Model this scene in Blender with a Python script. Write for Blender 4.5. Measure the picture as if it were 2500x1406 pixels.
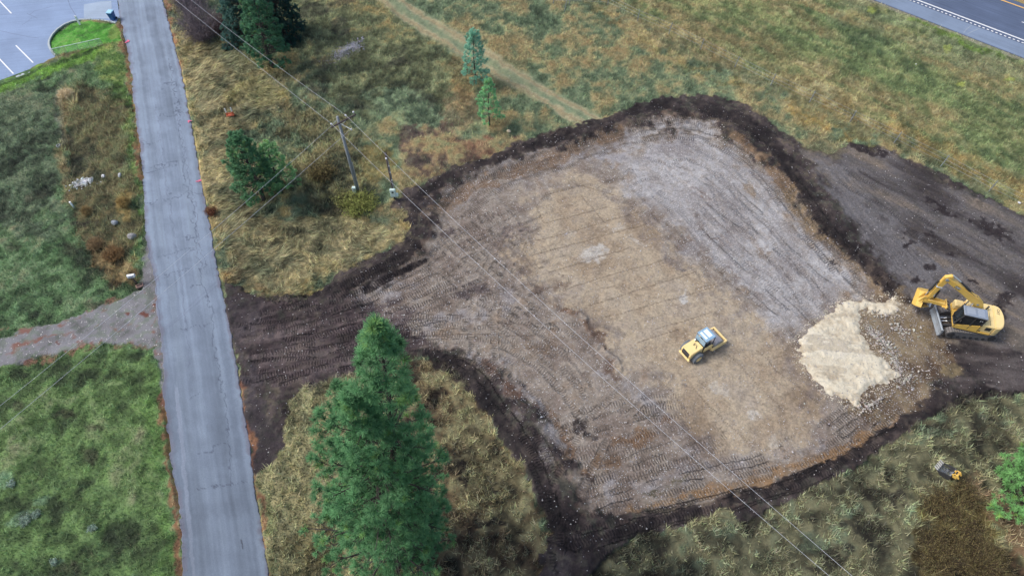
import bpy, math, random
import numpy as np
from mathutils import Vector, Matrix, Quaternion
random.seed(7); RNG = np.random.default_rng(7)
S = bpy.context.scene
for o in list(bpy.data.objects): bpy.data.objects.remove(o)
C = S.collection
# ------------------------------------------------------------------ camera, sky, sun, exposure
CAM_H = 48.0; PITCH = math.radians(54); FPX = 1668.0
cam = bpy.data.cameras.new('camera'); camo = bpy.data.objects.new('camera', cam); C.objects.link(camo)
cam.sensor_width = 36; cam.lens = 36 * FPX / 2500; cam.clip_end = 6000; cam.clip_start = 0.5
camo.location = (0, 0, CAM_H); camo.rotation_euler = (math.pi / 2 - PITCH, 0, 0); S.camera = camo
w = bpy.data.worlds.new('World'); S.world = w; w.use_nodes = True
nt = w.node_tree; sky = nt.nodes.new('ShaderNodeTexSky'); sky.sky_type = 'NISHITA'; sky.sun_disc = False
SUN_EL = math.radians(50); SUN_AZ = math.radians(-85)      # azimuth from +Y towards +X
sky.sun_elevation = SUN_EL; sky.sun_rotation = SUN_AZ
sky.air_density = 1.0; sky.dust_density = 3.0; sky.ozone_density = 1.0
bg = nt.nodes['Background']; nt.links.new(sky.outputs[0], bg.inputs[0]); bg.inputs[1].default_value = 0.13
sl = bpy.data.lights.new('sun', 'SUN'); sl.energy = 1.5; sl.angle = math.radians(16); sl.color = (1, .985, .96)
so = bpy.data.objects.new('sun', sl); C.objects.link(so)
sd = Vector((math.sin(SUN_AZ) * math.cos(SUN_EL), math.cos(SUN_AZ) * math.cos(SUN_EL), math.sin(SUN_EL)))
so.rotation_euler = sd.to_track_quat('Z', 'Y').to_euler(); so.location = (0, 60, 60)
S.view_settings.view_transform = 'Standard'; S.view_settings.look = 'None'
S.view_settings.exposure = 0.72; S.view_settings.gamma = 1
# ------------------------------------------------------------------ survey helpers (ground plan read off the photograph)
cp, sp = math.cos(PITCH), math.sin(PITCH)
def W(px, py, h=0.0):
    u = (px - 1250) / FPX; v = (py - 703) / FPX; k = CAM_H - h
    D = k * (cp - v * sp) / (sp + v * cp); Z = D * cp + k * sp
    return Vector((u * Z, D, h))
def PR(x, y, z=0.0):
    k = CAM_H - z; Z = y * cp + k * sp
    return 1250 + FPX * x / Z, 703 + FPX * (k * cp - y * sp) / Z
KC = np.array([.67, .685, .615])
def lin(c):
    c = np.asarray(c, float) / 255.; return np.where(c <= .04045, c / 12.92, ((c + .055) / 1.055) ** 2.4)
def alb(c): return lin(c) * KC          # surface colour from the tone it has in daylight
# ------------------------------------------------------------------ noise
_T = np.random.default_rng(11).random((64, 256, 256)).astype(np.float32)
def vnoise(x, y, seed):
    T = _T[seed % 64]
    xi = np.floor(x); yi = np.floor(y); fx = x - xi; fy = y - yi
    xi = xi.astype(np.int64) & 255; yi = yi.astype(np.int64) & 255; x1 = (xi + 1) & 255; y1 = (yi + 1) & 255
    fx = fx * fx * (3 - 2 * fx); fy = fy * fy * (3 - 2 * fy)
    return (T[xi, yi] * (1 - fx) + T[x1, yi] * fx) * (1 - fy) + (T[xi, y1] * (1 - fx) + T[x1, y1] * fx) * fy
def fbm(x, y, size, octv=3, seed=0, ang=0.0, stretch=1.0):
    if ang or stretch != 1:
        c, s = math.cos(ang), math.sin(ang); x, y = (x * c + y * s) / stretch, -x * s + y * c
    f = 1.0 / size; a = 1.0; t = 0; n = 0
    for o in range(octv):
        t = t + a * vnoise(x * f + 17.3 * o + seed * 3.1, y * f + 9.1 * o, seed * 5 + o); n += a; a *= .55; f *= 2.03
    t = t / n
    return np.clip((t - .5) * (1.9 + .25 * octv) + .5, 0, 1)
def ss(a, b, x):
    t = np.clip((x - a) / (b - a), 0, 1); return t * t * (3 - 2 * t)
# ------------------------------------------------------------------ mesh helpers
def tag(o, label=None, cat=None, group=None, kind=None):
    if label: o['label'] = label
    if cat: o['category'] = cat
    if group: o['group'] = group
    if kind: o['kind'] = kind
    return o
def npmesh(name, V, F, mat=None, parent=None, attrs=None, smooth=False):
    """V (n,3); F (m,k) uniform face size"""
    me = bpy.data.meshes.new(name); V = np.ascontiguousarray(V, np.float32); F = np.ascontiguousarray(F, np.int32)
    m, k = F.shape
    me.vertices.add(len(V)); me.vertices.foreach_set('co', V.ravel())
    me.loops.add(m * k); me.loops.foreach_set('vertex_index', F.ravel())
    me.polygons.add(m); me.polygons.foreach_set('loop_start', np.arange(0, m * k, k, dtype=np.int32))
    try: me.polygons.foreach_set('loop_total', np.full(m, k, np.int32))
    except Exception: pass
    me.polygons.foreach_set('use_smooth', np.full(m, smooth, bool))
    for an, arr in (attrs or {}).items():
        if arr.ndim == 2:
            a = me.attributes.new(an, 'FLOAT_COLOR', 'POINT'); c = np.ones((len(V), 4), np.float32); c[:, :3] = arr; a.data.foreach_set('color', c.ravel())
        else:
            a = me.attributes.new(an, 'FLOAT', 'POINT'); a.data.foreach_set('value', arr.astype(np.float32))
    me.update(calc_edges=True)
    o = bpy.data.objects.new(name, me); C.objects.link(o)
    if mat: me.materials.append(mat)
    if parent: o.parent = parent
    return o
class MB:
    """collects shapes, builds one mesh object"""
    def __init__(s): s.v = []; s.f = []
    def add(s, vs, fs):
        n = len(s.v); s.v += [tuple(v) for v in vs]; s.f += [tuple(i + n for i in f) for f in fs]; return s
    def box(s, c, d, rz=0, M=None, bev=0.0, taper=1.0):
        x, y, z = [q / 2 for q in d]; b = min(bev, x * .9, y * .9, z * .9)
        if b > 0:
            vs = []; rings = [(-z, b), (-z + b, 0), (z - b, 0), (z, b)]
            for zz, ins in rings:
                t = taper if zz > 0 else 1
                for sx, sy in ((-1, -1), (1, -1), (1, 1), (-1, 1)):
                    a1 = (sx * (x - ins - b), sy * (y - ins)); a2 = (sx * (x - ins), sy * (y - ins - b))
                    pr_ = (a1, a2) if sx * sy < 0 else (a2, a1)
                    for p in pr_: vs.append((p[0] * t, p[1] * t, zz))
            fs = []
            for r in range(3):
                for i in range(8): fs.append((r * 8 + i, r * 8 + (i + 1) % 8, r * 8 + 8 + (i + 1) % 8, r * 8 + 8 + i))
            fs.append(tuple(range(7, -1, -1))); fs.append(tuple(range(24, 32)))
        else:
            vs = [(sx * x * (taper if sz > 0 else 1), sy * y * (taper if sz > 0 else 1), sz * z) for sz in (-1, 1) for sx, sy in ((-1, -1), (1, -1), (1, 1), (-1, 1))]
            fs = [(3, 2, 1, 0), (4, 5, 6, 7), (0, 1, 5, 4), (1, 2, 6, 5), (2, 3, 7, 6), (3, 0, 4, 7)]
        T = Matrix.Translation(c) @ (M if M else Matrix.Rotation(rz, 4, 'Z'))
        return s.add([T @ Vector(v) for v in vs], fs)
    def tube(s, pts, r, n=8, caps=True):
        pts = [Vector(p) for p in pts]; rs = r if isinstance(r, (list, tuple)) else [r] * len(pts)
        vs = []; fs = []; up = None
        for i, p in enumerate(pts):
            t = (pts[min(i + 1, len(pts) - 1)] - pts[max(i - 1, 0)]).normalized()
            if up is None or abs(up.dot(t)) > .99: up = t.orthogonal()
            a = (up - t * up.dot(t)).normalized(); up = a; b = t.cross(a)
            for k in range(n):
                q = 2 * math.pi * k / n; vs.append(p + (a * math.cos(q) + b * math.sin(q)) * rs[i])
        for i in range(len(pts) - 1):
            for k in range(n): fs.append((i * n + k, i * n + (k + 1) % n, (i + 1) * n + (k + 1) % n, (i + 1) * n + k))
        if caps: fs.append(tuple(range(n - 1, -1, -1))); fs.append(tuple(range((len(pts) - 1) * n, len(pts) * n)))
        return s.add(vs, fs)
    def prism(s, poly, a, b, axis='y', bev=0):
        """poly in (x,z) for axis y, (x,y) for axis z, (y,z) for axis x; extruded a..b"""
        n = len(poly)
        def m(p, t): return (p[0], t, p[1]) if axis == 'y' else ((p[0], p[1], t) if axis == 'z' else (t, p[0], p[1]))
        vs = [m(p, a) for p in poly] + [m(p, b) for p in poly]
        fs = [tuple(range(n)), tuple(range(2 * n - 1, n - 1, -1))] + [(i, i + n, (i + 1) % n + n, (i + 1) % n) for i in range(n)]
        return s.add(vs, fs)
    def lathe(s, prof, c, axis='y', n=28):
        """prof: (r, t) along the axis"""
        vs = []; fs = []
        for r, t in prof:
            for k in range(n):
                q = 2 * math.pi * k / n; u, v = r * math.cos(q), r * math.sin(q)
                p = (u, t, v) if axis == 'y' else ((u, v, t) if axis == 'z' else (t, u, v))
                vs.append((p[0] + c[0], p[1] + c[1], p[2] + c[2]))
        for i in range(len(prof) - 1):
            for k in range(n): fs.append((i * n + k, i * n + (k + 1) % n, (i + 1) * n + (k + 1) % n, (i + 1) * n + k))
        fs.append(tuple(range(n))); fs.append(tuple(range((len(prof) - 1) * n, len(prof) * n)))
        return s.add(vs, fs)
    def build(s, name, mat, parent=None, smooth=False, bevel=0.0):
        me = bpy.data.meshes.new(name); me.from_pydata(s.v, [], s.f); me.update()
        import bmesh
        bm = bmesh.new(); bm.from_mesh(me); bmesh.ops.recalc_face_normals(bm, faces=bm.faces)
        if bevel:
            es = [e for e in bm.edges if len(e.link_faces) == 2 and e.calc_face_angle(0) > .5]
            try: bmesh.ops.bevel(bm, geom=es, offset=bevel, segments=2, affect='EDGES', clamp_overlap=True)
            except Exception: pass
        bm.to_mesh(me); bm.free(); me.materials.append(mat)
        if smooth:
            me.polygons.foreach_set('use_smooth', [True] * len(me.polygons))
        o = bpy.data.objects.new(name, me); C.objects.link(o)
        if parent: o.parent = parent
        return o
def empty(name, loc, rz=0, label=None, cat=None, group=None, rot=None):
    o = bpy.data.objects.new(name, None); C.objects.link(o); o.location = loc
    o.rotation_euler = rot if rot else (0, 0, rz); o.empty_display_size = .3
    return tag(o, label, cat, group)
# ------------------------------------------------------------------ materials
def N(nt, t, **kw):
    n = nt.nodes.new(t)
    for k, v in kw.items():
        if k.startswith('i_'):
            n.inputs[k[2:].replace('_', ' ')].default_value = v
        else: setattr(n, k, v)
    return n
def basemat(name, rough=.9, spec=.3):
    m = bpy.data.materials.new(name); m.use_nodes = True; nt = m.node_tree; b = nt.nodes['Principled BSDF']
    b.inputs['Roughness'].default_value = rough; b.inputs['Specular IOR Level'].default_value = spec
    return m, nt, b
def paintmat(name, col, rough=.5, metal=0.0, dirt=.25, dirtcol=(.10, .075, .055), scale=3.0, bump=0.0, spec=.5):
    m, nt, b = basemat(name, rough, spec); b.inputs['Metallic'].default_value = metal
    tc = N(nt, 'ShaderNodeTexCoord'); n1 = N(nt, 'ShaderNodeTexNoise', i_Scale=scale, i_Detail=6.0, i_Roughness=.65)
    nt.links.new(tc.outputs['Object'], n1.inputs['Vector'])
    r = N(nt, 'ShaderNodeMapRange'); r.inputs['From Min'].default_value = .42; r.inputs['From Max'].default_value = .75
    r.inputs['To Max'].default_value = dirt; nt.links.new(n1.outputs[0], r.inputs[0])
    mx = N(nt, 'ShaderNodeMix', data_type='RGBA'); nt.links.new(r.outputs[0], mx.inputs[0])
    mx.inputs[6].default_value = (*col, 1); mx.inputs[7].default_value = (*dirtcol, 1)
    nt.links.new(mx.outputs[2], b.inputs['Base Color'])
    if bump:
        bp = N(nt, 'ShaderNodeBump', i_Strength=bump, i_Distance=.02); nt.links.new(n1.outputs[0], bp.inputs['Height']); nt.links.new(bp.outputs[0], b.inputs['Normal'])
    return m
def blademat(name, rough=.75, trans=.25):
    m, nt, b = basemat(name, rough, .25)
    a = N(nt, 'ShaderNodeAttribute', attribute_name='col'); nt.links.new(a.outputs['Color'], b.inputs['Base Color'])
    if trans:
        # thin leaves shade like the soft surface they make up together
        ge = N(nt, 'ShaderNodeNewGeometry'); sc = N(nt, 'ShaderNodeVectorMath', operation='SCALE'); sc.inputs['Scale'].default_value = .55; nt.links.new(ge.outputs['Normal'], sc.inputs[0])
        ad = N(nt, 'ShaderNodeVectorMath', operation='ADD'); nt.links.new(sc.outputs[0], ad.inputs[0]); ad.inputs[1].default_value = (0, 0, .75)
        nm = N(nt, 'ShaderNodeVectorMath', operation='NORMALIZE'); nt.links.new(ad.outputs[0], nm.inputs[0]); nt.links.new(nm.outputs[0], b.inputs['Normal'])
        t = N(nt, 'ShaderNodeBsdfTranslucent'); nt.links.new(a.outputs['Color'], t.inputs['Color']); mx = N(nt, 'ShaderNodeMixShader'); mx.inputs[0].default_value = trans
        nt.links.new(b.outputs[0], mx.inputs[1]); nt.links.new(t.outputs[0], mx.inputs[2]); nt.links.new(mx.outputs[0], nt.nodes['Material Output'].inputs['Surface'])
    return m
def groundmat(name, bump=.5, nscale=9.0, lo=.72, hi=1.3, cleats=False, rough=.95):
    m, nt, b = basemat(name, rough, .2); L = nt.links
    a = N(nt, 'ShaderNodeAttribute', attribute_name='col')
    tc = N(nt, 'ShaderNodeNewGeometry')
    n1 = N(nt, 'ShaderNodeTexNoise', i_Scale=nscale, i_Detail=5.0, i_Roughness=.7); L.new(tc.outputs['Position'], n1.inputs['Vector'])
    mr = N(nt, 'ShaderNodeMapRange'); mr.inputs['From Min'].default_value = .3; mr.inputs['From Max'].default_value = .7
    mr.inputs['To Min'].default_value = lo; mr.inputs['To Max'].default_value = hi; L.new(n1.outputs[0], mr.inputs[0])
    vm = N(nt, 'ShaderNodeVectorMath', operation='SCALE'); L.new(a.outputs['Color'], vm.inputs[0]); L.new(mr.outputs[0], vm.inputs['Scale'])
    col = vm.outputs[0]; height = n1.outputs[0]
    # stones: many small pale pebbles pressed into the soil
    rk = N(nt, 'ShaderNodeAttribute', attribute_name='rock')
    for sc, w0 in ((7.0, .40), (11.0, .42)):
        vo = N(nt, 'ShaderNodeTexVoronoi', i_Scale=sc); vo.inputs['Randomness'].default_value = 1; L.new(tc.outputs['Position'], vo.inputs['Vector'])
        sep = N(nt, 'ShaderNodeSeparateColor'); L.new(vo.outputs['Color'], sep.inputs[0])
        sub = N(nt, 'ShaderNodeMath', operation='LESS_THAN'); L.new(sep.outputs[0], sub.inputs[0]); L.new(rk.outputs['Fac'], sub.inputs[1])
        rad = N(nt, 'ShaderNodeMath', operation='MULTIPLY'); L.new(sep.outputs[1], rad.inputs[0]); rad.inputs[1].default_value = w0
        lt = N(nt, 'ShaderNodeMath', operation='LESS_THAN'); L.new(vo.outputs['Distance'], lt.inputs[0]); L.new(rad.outputs[0], lt.inputs[1])
        an = N(nt, 'ShaderNodeMath', operation='MULTIPLY'); L.new(sub.outputs[0], an.inputs[0]); L.new(lt.outputs[0], an.inputs[1])
        cr = N(nt, 'ShaderNodeMix', data_type='RGBA'); L.new(sep.outputs[2], cr.inputs[0])
        cr.inputs[6].default_value = (.20, .19, .20, 1); cr.inputs[7].default_value = (.52, .49, .46, 1)
        mx = N(nt, 'ShaderNodeMix', data_type='RGBA'); L.new(an.outputs[0], mx.inputs[0]); L.new(col, mx.inputs[6]); L.new(cr.outputs[2], mx.inputs[7]); col = mx.outputs[2]
        ad = N(nt, 'ShaderNodeMath', operation='ADD'); L.new(height, ad.inputs[0]); L.new(an.outputs[0], ad.inputs[1]); height = ad.outputs[0]
    bp = N(nt, 'ShaderNodeBump', i_Strength=bump, i_Distance=.06); L.new(height, bp.inputs['Height'])
    nrm = bp.outputs[0]
    if cleats:
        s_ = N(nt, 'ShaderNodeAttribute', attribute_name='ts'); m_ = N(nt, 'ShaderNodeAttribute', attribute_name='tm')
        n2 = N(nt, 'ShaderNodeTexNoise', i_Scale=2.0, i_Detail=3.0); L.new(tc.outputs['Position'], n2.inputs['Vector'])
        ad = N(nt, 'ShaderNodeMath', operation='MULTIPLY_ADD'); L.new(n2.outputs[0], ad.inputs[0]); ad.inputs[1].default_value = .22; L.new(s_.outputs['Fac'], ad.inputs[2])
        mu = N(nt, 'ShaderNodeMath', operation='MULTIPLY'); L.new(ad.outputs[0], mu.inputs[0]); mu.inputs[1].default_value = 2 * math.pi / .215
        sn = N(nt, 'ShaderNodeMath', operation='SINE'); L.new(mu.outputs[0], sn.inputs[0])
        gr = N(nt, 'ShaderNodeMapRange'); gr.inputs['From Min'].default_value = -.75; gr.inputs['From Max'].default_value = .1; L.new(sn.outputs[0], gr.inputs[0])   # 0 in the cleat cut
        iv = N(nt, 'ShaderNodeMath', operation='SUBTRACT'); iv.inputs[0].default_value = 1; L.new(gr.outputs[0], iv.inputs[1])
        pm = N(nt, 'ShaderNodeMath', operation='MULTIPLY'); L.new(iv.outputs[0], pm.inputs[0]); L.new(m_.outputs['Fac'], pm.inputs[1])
        # groove shade painted into the colour, as darker soil in the cleat cuts
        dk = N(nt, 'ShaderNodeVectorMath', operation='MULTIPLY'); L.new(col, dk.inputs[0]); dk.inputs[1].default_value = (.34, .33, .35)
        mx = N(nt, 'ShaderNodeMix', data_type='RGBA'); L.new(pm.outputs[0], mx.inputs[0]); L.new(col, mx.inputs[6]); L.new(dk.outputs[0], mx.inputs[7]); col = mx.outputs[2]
        hm = N(nt, 'ShaderNodeMath', operation='MULTIPLY'); L.new(pm.outputs[0], hm.inputs[0]); hm.inputs[1].default_value = -1
        b2 = N(nt, 'ShaderNodeBump', i_Strength=.9, i_Distance=.06); L.new(hm.outputs[0], b2.inputs['Height']); L.new(nrm, b2.inputs['Normal']); nrm = b2.outputs[0]
    L.new(col, b.inputs['Base Color']); L.new(nrm, b.inputs['Normal'])
    return m
M_ground = groundmat('soil_and_thatch', .6, 7.0)
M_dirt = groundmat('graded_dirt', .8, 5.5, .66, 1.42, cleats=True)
M_drive = groundmat('driveway_gravel', .5, 9.0, .85, 1.15)
M_grass = blademat('grass_blades', .8, .3); M_needle = blademat('pine_needles', .6, .4); M_leaf = blademat('shrub_leaves', .65, .3)
M_bark = paintmat('bark', (.085, .075, .068), .95, dirt=.6, dirtcol=(.03, .022, .018), scale=7, bump=.6, spec=.1)
M_bark_red = paintmat('bark_orange', (.13, .09, .065), .95, dirt=.7, dirtcol=(.035, .025, .02), scale=6, bump=.6, spec=.1)
M_stone = None
# ------------------------------------------------------------------ ground grid
STEP = .11
def tail(a, sgn):
    out = []; d = .3; x = a
    while abs(x) < 3500: x += sgn * d; out.append(x); d *= 1.35
    return out
xs = np.array(tail(-72, -1)[::-1] + list(np.arange(-72, 72.01, STEP)) + tail(72, 1))
ys = np.array(tail(7, -1)[::-1] + list(np.arange(7, 84.01, STEP)) + tail(84, 1))
GX, GY = np.meshgrid(xs, ys, indexing='ij'); NX, NY = GX.shape
X = GX.ravel().astype(np.float64); Y = GY.ravel().astype(np.float64)
kz = np.maximum(Y * cp + CAM_H * sp, 1.0)
PX = (1250 + FPX * X / kz).astype(np.float32); PY = (703 + FPX * (CAM_H * cp - Y * sp) / kz).astype(np.float32)
bad = (Y * cp + CAM_H * sp) < 5; PX[bad] = -9999; PY[bad] = 9999
PPM = (FPX / kz).astype(np.float32)                     # plan pixels per metre
w1 = fbm(X, Y, 2.6, 4, 1) - .5; w2 = fbm(X, Y, 2.6, 4, 2) - .5
v1 = fbm(X, Y, .5, 2, 3) - .5; v2 = fbm(X, Y, .5, 2, 4) - .5
def warped(a, b):
    return PX + PPM * (w1 * a + v1 * b), PY + PPM * (w2 * a + v2 * b) * .8
_WC = {}
def wcache(a, b):
    if (a, b) not in _WC: _WC[(a, b)] = warped(a, b)
    return _WC[(a, b)]
def bbsel(qx, qy, P, mg):
    return np.nonzero((qx > P[:, 0].min() - mg) & (qx < P[:, 0].max() + mg) & (qy > P[:, 1].min() - mg) & (qy < P[:, 1].max() + mg))[0]
def segdist(qx, qy, P, closed):
    n = len(P); d = np.full(qx.shape, 1e9, np.float32)
    for i in range(n if closed else n - 1):
        a = P[i]; b = P[(i + 1) % n]; ex, ey = b - a; L = max(ex * ex + ey * ey, 1e-6)
        t = np.clip(((qx - a[0]) * ex + (qy - a[1]) * ey) / L, 0, 1)
        np.minimum(d, (qx - a[0] - t * ex) ** 2 + (qy - a[1] - t * ey) ** 2, out=d)
    return np.sqrt(d)
def polymask(poly, soft=8, wa=0.6, wb=.25):
    P = np.array(poly, np.float32); qx, qy = wcache(wa, wb); idx = bbsel(qx, qy, P, soft + 2); out = np.zeros(len(X), np.float32)
    x_, y_ = qx[idx], qy[idx]; d = segdist(x_, y_, P, True); ins = np.zeros(len(idx), bool); n = len(P)
    for i in range(n):
        a = P[i]; b = P[(i + 1) % n]
        c = ((a[1] > y_) != (b[1] > y_)) & (x_ < (b[0] - a[0]) * (y_ - a[1]) / (b[1] - a[1] + 1e-9) + a[0]); ins ^= c
    out[idx] = np.clip(np.where(ins, d, -d) / soft + .5, 0, 1)
    return out
def linemask(pts, width, soft=3, wa=.3, wb=.1):
    P = np.array(pts, np.float32); qx, qy = wcache(wa, wb); idx = bbsel(qx, qy, P, width + soft); out = np.zeros(len(X), np.float32)
    d = segdist(qx[idx], qy[idx], P, False); out[idx] = np.clip((width / 2 - d) / soft + .5, 0, 1); return out
def ell(cx, cy, rx, ry, rot=0, soft=.35, wa=.6, wb=.25):
    qx, qy = wcache(wa, wb); c, s = math.cos(math.radians(rot)), math.sin(math.radians(rot))
    u = ((qx - cx) * c + (qy - cy) * s) / rx; v = (-(qx - cx) * s + (qy - cy) * c) / ry
    return np.clip((1 - np.sqrt(u * u + v * v)) / soft, 0, 1)
# fields
COL = np.zeros((len(X), 3), np.float32); ROCK = np.zeros(len(X), np.float32); VEG = np.ones(len(X), np.float32)
BL = np.full(len(X), .28, np.float32); HZ = np.zeros(len(X), np.float32); LEANK = np.zeros(len(X), np.float32)
TS = np.zeros(len(X), np.float32); TM = np.zeros(len(X), np.float32)
def pal(colors, t):
    c = np.array(colors, np.float32); n = len(c) - 1; t = np.clip(t, 0, .9999) * n; i = t.astype(int); f = (t - i)[:, None]
    return c[i] * (1 - f) + c[i + 1] * f
def paint(mask, color, a=1.0, brk=1.5):
    i = np.nonzero(mask > .004)[0]; m = mask[i]; m = np.clip(m + (nE[i] - .5) * brk * 4 * m * (1 - m), 0, 1); m = (m * a * (1 - .25 * brk / 1.5 * (nE2[i] > .62)))[:, None]
    c = color[i] if isinstance(color, np.ndarray) and color.ndim == 2 else np.array(color, np.float32)
    COL[i] = COL[i] * (1 - m) + c * m
def setf(F, mask, val, a=1.0):
    F += (val - F) * np.clip(mask * a, 0, 1)
nA = fbm(X, Y, 7, 4, 5); nB = fbm(X, Y, 2.2, 4, 6); nC = fbm(X, Y, .8, 3, 7); nD = fbm(X, Y, 4.5, 4, 8)
nE = fbm(X, Y, .95, 4, 16); nE2 = fbm(X, Y, .4, 2, 17)
mixn = lambda a, b, c: np.clip(nA * a + nB * b + nC * c, 0, 1)
stretch_r = fbm(X, Y, 1.6, 3, 9, ang=-.73, stretch=5)      # mown / blown rows along the highway
# --- meadow base
COL[:] = pal([(66, 80, 68), (88, 104, 82), (104, 118, 94), (134, 124, 92), (124, 106, 76)], mixn(.35, .4, .25))
# right-hand highway meadow
hm = polymask([(1380, -60), (1620, 120), (1900, 230), (2250, 390), (2620, 620), (2900, 600), (2900, -60)], 60, 1.5, .3)
paint(hm, pal([(84, 108, 68), (108, 122, 74), (132, 128, 82), (136, 118, 76), (150, 136, 98)], np.clip(.3 * nA + .25 * nC + .5 * stretch_r - .02, 0, 1)))
paint(linemask([(1750, -10), (1950, 95), (2150, 190), (2350, 270), (2560, 390)], 50, 50, 2, .4), (104, 122, 72), .6)
paint(linemask([(2080, 10), (2250, 70), (2500, 190)], 70, 50, 2, .4), (128, 134, 104), .55)
paint(linemask([(2225, 48), (2320, 85), (2440, 140)], 12, 10, 1, .4), (96, 130, 40), .8)
for (x, y) in ((2130, 22), (2341, 206), (2464, 200), (2318, 120)): paint(ell(x, y, 14, 8), (150, 160, 60), .8)
paint(linemask([(1950, 250), (2120, 320), (2300, 360), (2520, 480)], 45, 50, 2, .4), (146, 112, 58), .6)
paint(linemask([(1560, 60), (1700, 135), (1870, 210), (2060, 300), (2200, 360), (2420, 470)], 14, 22, 1, .2), (84, 96, 82), .6)
paint(linemask([(1480, 20), (1640, 60), (1800, 130), (1900, 160)], 50, 60, 2, .4), (150, 122, 82), .5)
# central meadow
paint(polymask([(640, -60), (930, -60), (1200, 240), (1100, 320), (980, 330), (700, 180)], 60, 1.5, .4), pal([(60, 66, 52), (92, 92, 66), (112, 116, 86), (140, 118, 76)], mixn(.3, .45, .25)), .85)
paint(ell(1000, 270, 130, 60, 20), pal([(82, 104, 88), (118, 138, 112)], nC), .7)
paint(ell(1120, 270, 60, 60), (128, 104, 84), .55); paint(ell(1130, 190, 40, 70), (134, 104, 70), .5)
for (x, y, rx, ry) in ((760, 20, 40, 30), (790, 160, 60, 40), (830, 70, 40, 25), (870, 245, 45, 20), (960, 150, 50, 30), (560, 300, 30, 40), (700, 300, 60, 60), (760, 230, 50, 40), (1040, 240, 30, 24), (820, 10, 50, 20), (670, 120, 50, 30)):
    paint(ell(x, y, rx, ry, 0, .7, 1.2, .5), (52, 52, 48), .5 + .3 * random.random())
paint(polymask([(975, 300), (1060, 300), (1130, 330), (1260, 345), (1180, 395), (1060, 440), (1000, 440)], 25, 1.2, .5), pal([(74, 60, 62), (112, 88, 78), (140, 116, 84), (106, 108, 80)], mixn(0, .5, .5)), .9)
paint(ell(1165, 355, 75, 32, 10, .8), (132, 92, 76), .6); paint(ell(1000, 325, 34, 28), (64, 54, 60), .7); paint(ell(1010, 395, 26, 22), (66, 56, 60), .7)
setf(VEG, polymask([(975, 300), (1060, 300), (1260, 345), (1180, 395), (1000, 440)], 25), .45)
# golden tall grass beside the road
gold = polymask([(395, -80), (450, 60), (560, 110), (650, 170), (700, 250), (640, 300), (560, 330), (700, 470), (640, 520), (780, 520), (960, 540), (1000, 590), (860, 650), (700, 735), (540, 680), (510, 500), (480, 340), (440, 130)], 40, 1.2, .3)
gst = fbm(X, Y, .9, 3, 10, ang=-.5, stretch=3)
paint(gold, pal([(84, 90, 66), (128, 116, 76), (156, 132, 84), (166, 138, 82), (134, 118, 74)], np.clip(.35 * nB + .2 * nD + .45 * gst, 0, 1)), .95)
setf(BL, gold, .62); setf(LEANK, gold, 1)
paint(linemask([(430, 110), (455, 230), (480, 330), (500, 470), (530, 600)], 26, 24, .8, .4), (178, 152, 100), .75)
paint(ell(600, 150, 90, 40), (106, 112, 84), .6); paint(ell(620, 230, 80, 40), (140, 130, 62), .45)
paint(polymask([(620, 270), (760, 260), (860, 300), (900, 450), (880, 520), (760, 520), (690, 430), (740, 350)], 50, 1.5, .5), pal([(58, 58, 50), (92, 86, 64), (124, 112, 80), (110, 112, 78)], mixn(.1, .5, .4)), .85)
setf(BL, polymask([(620, 270), (760, 260), (860, 300), (900, 450), (880, 520), (760, 520), (690, 430)], 30), .4)
paint(ell(920, 400, 50, 60), (134, 116, 72), .8); paint(ell(760, 560, 90, 50), pal([(82, 82, 58), (128, 114, 72)], nC), .6)
for (x, y, r) in ((668, 590, 16), (715, 560, 20), (770, 600, 22), (690, 640, 18)): paint(ell(x, y, r, r), (58, 56, 44), .65)
for (x, y, r) in ((517, 516, 18), (585, 450, 12), (605, 512, 22), (560, 672, 30), (640, 700, 14)): paint(ell(x, y, r, r * .8), (146, 104, 66), .5)
# left meadow
left = polymask([(-400, 150), (120, 160), (300, 110), (345, 400), (357, 600), (430, 1000), (450, 1500), (-400, 1500)], 20, .6, .3)
paint(left, pal([(58, 72, 58), (74, 98, 66), (86, 118, 76), (100, 124, 90), (112, 108, 86)], mixn(.25, .4, .35)))
paint(polymask([(-200, 210), (150, 200), (150, 330), (170, 470), (110, 560), (-200, 560)], 60, 1.5, .5), pal([(44, 50, 46), (64, 72, 62), (84, 98, 80), (96, 104, 84)], mixn(.1, .5, .4)), .85)
paint(polymask([(-300, 880), (160, 850), (380, 860), (430, 1406), (-300, 1500)], 40, 1, .4), pal([(62, 76, 54), (84, 108, 62), (98, 126, 68), (108, 112, 84)], mixn(.35, .35, .35)), .85)
paint(linemask([(370, 900), (400, 1050), (420, 1250), (430, 1450)], 60, 50, 1.5, .4), (88, 124, 58), .6)
for (x, y, r, rz) in ((60, 1270, 60, 16), (225, 1290, 14, 9), (140, 1370, 14, 9), (20, 1170, 30, 20), (110, 1220, 30, 9)): paint(ell(x, y, r, rz, -20), (112, 142, 124), .55)
for (x, y) in ((240, 1045), (150, 1010), (30, 990), (225, 1120), (160, 600), (30, 600), (90, 480), (230, 750), (170, 1390)): paint(ell(x, y, 34, 16, 0, .8), (70, 66, 56), .6)
paint(polymask([(-60, 215), (0, 203), (90, 172), (180, 140), (262, 112), (262, 132), (160, 172), (0, 232)], 12, .3, .3), (108, 152, 52), 1)      # mown edge bright
paint(polymask([(230, 100), (300, 110), (325, 240), (345, 420), (352, 600), (335, 640), (325, 480), (300, 300), (250, 180)], 26, .8, .4), pal([(72, 98, 42), (98, 132, 60), (132, 138, 70)], mixn(.0, .5, .5)), .9)
weeds = polymask([(140, 220), (200, 200), (310, 260), (325, 420), (345, 560), (335, 690), (280, 690), (200, 600), (170, 520), (150, 400)], 24, 1, .5)
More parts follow.
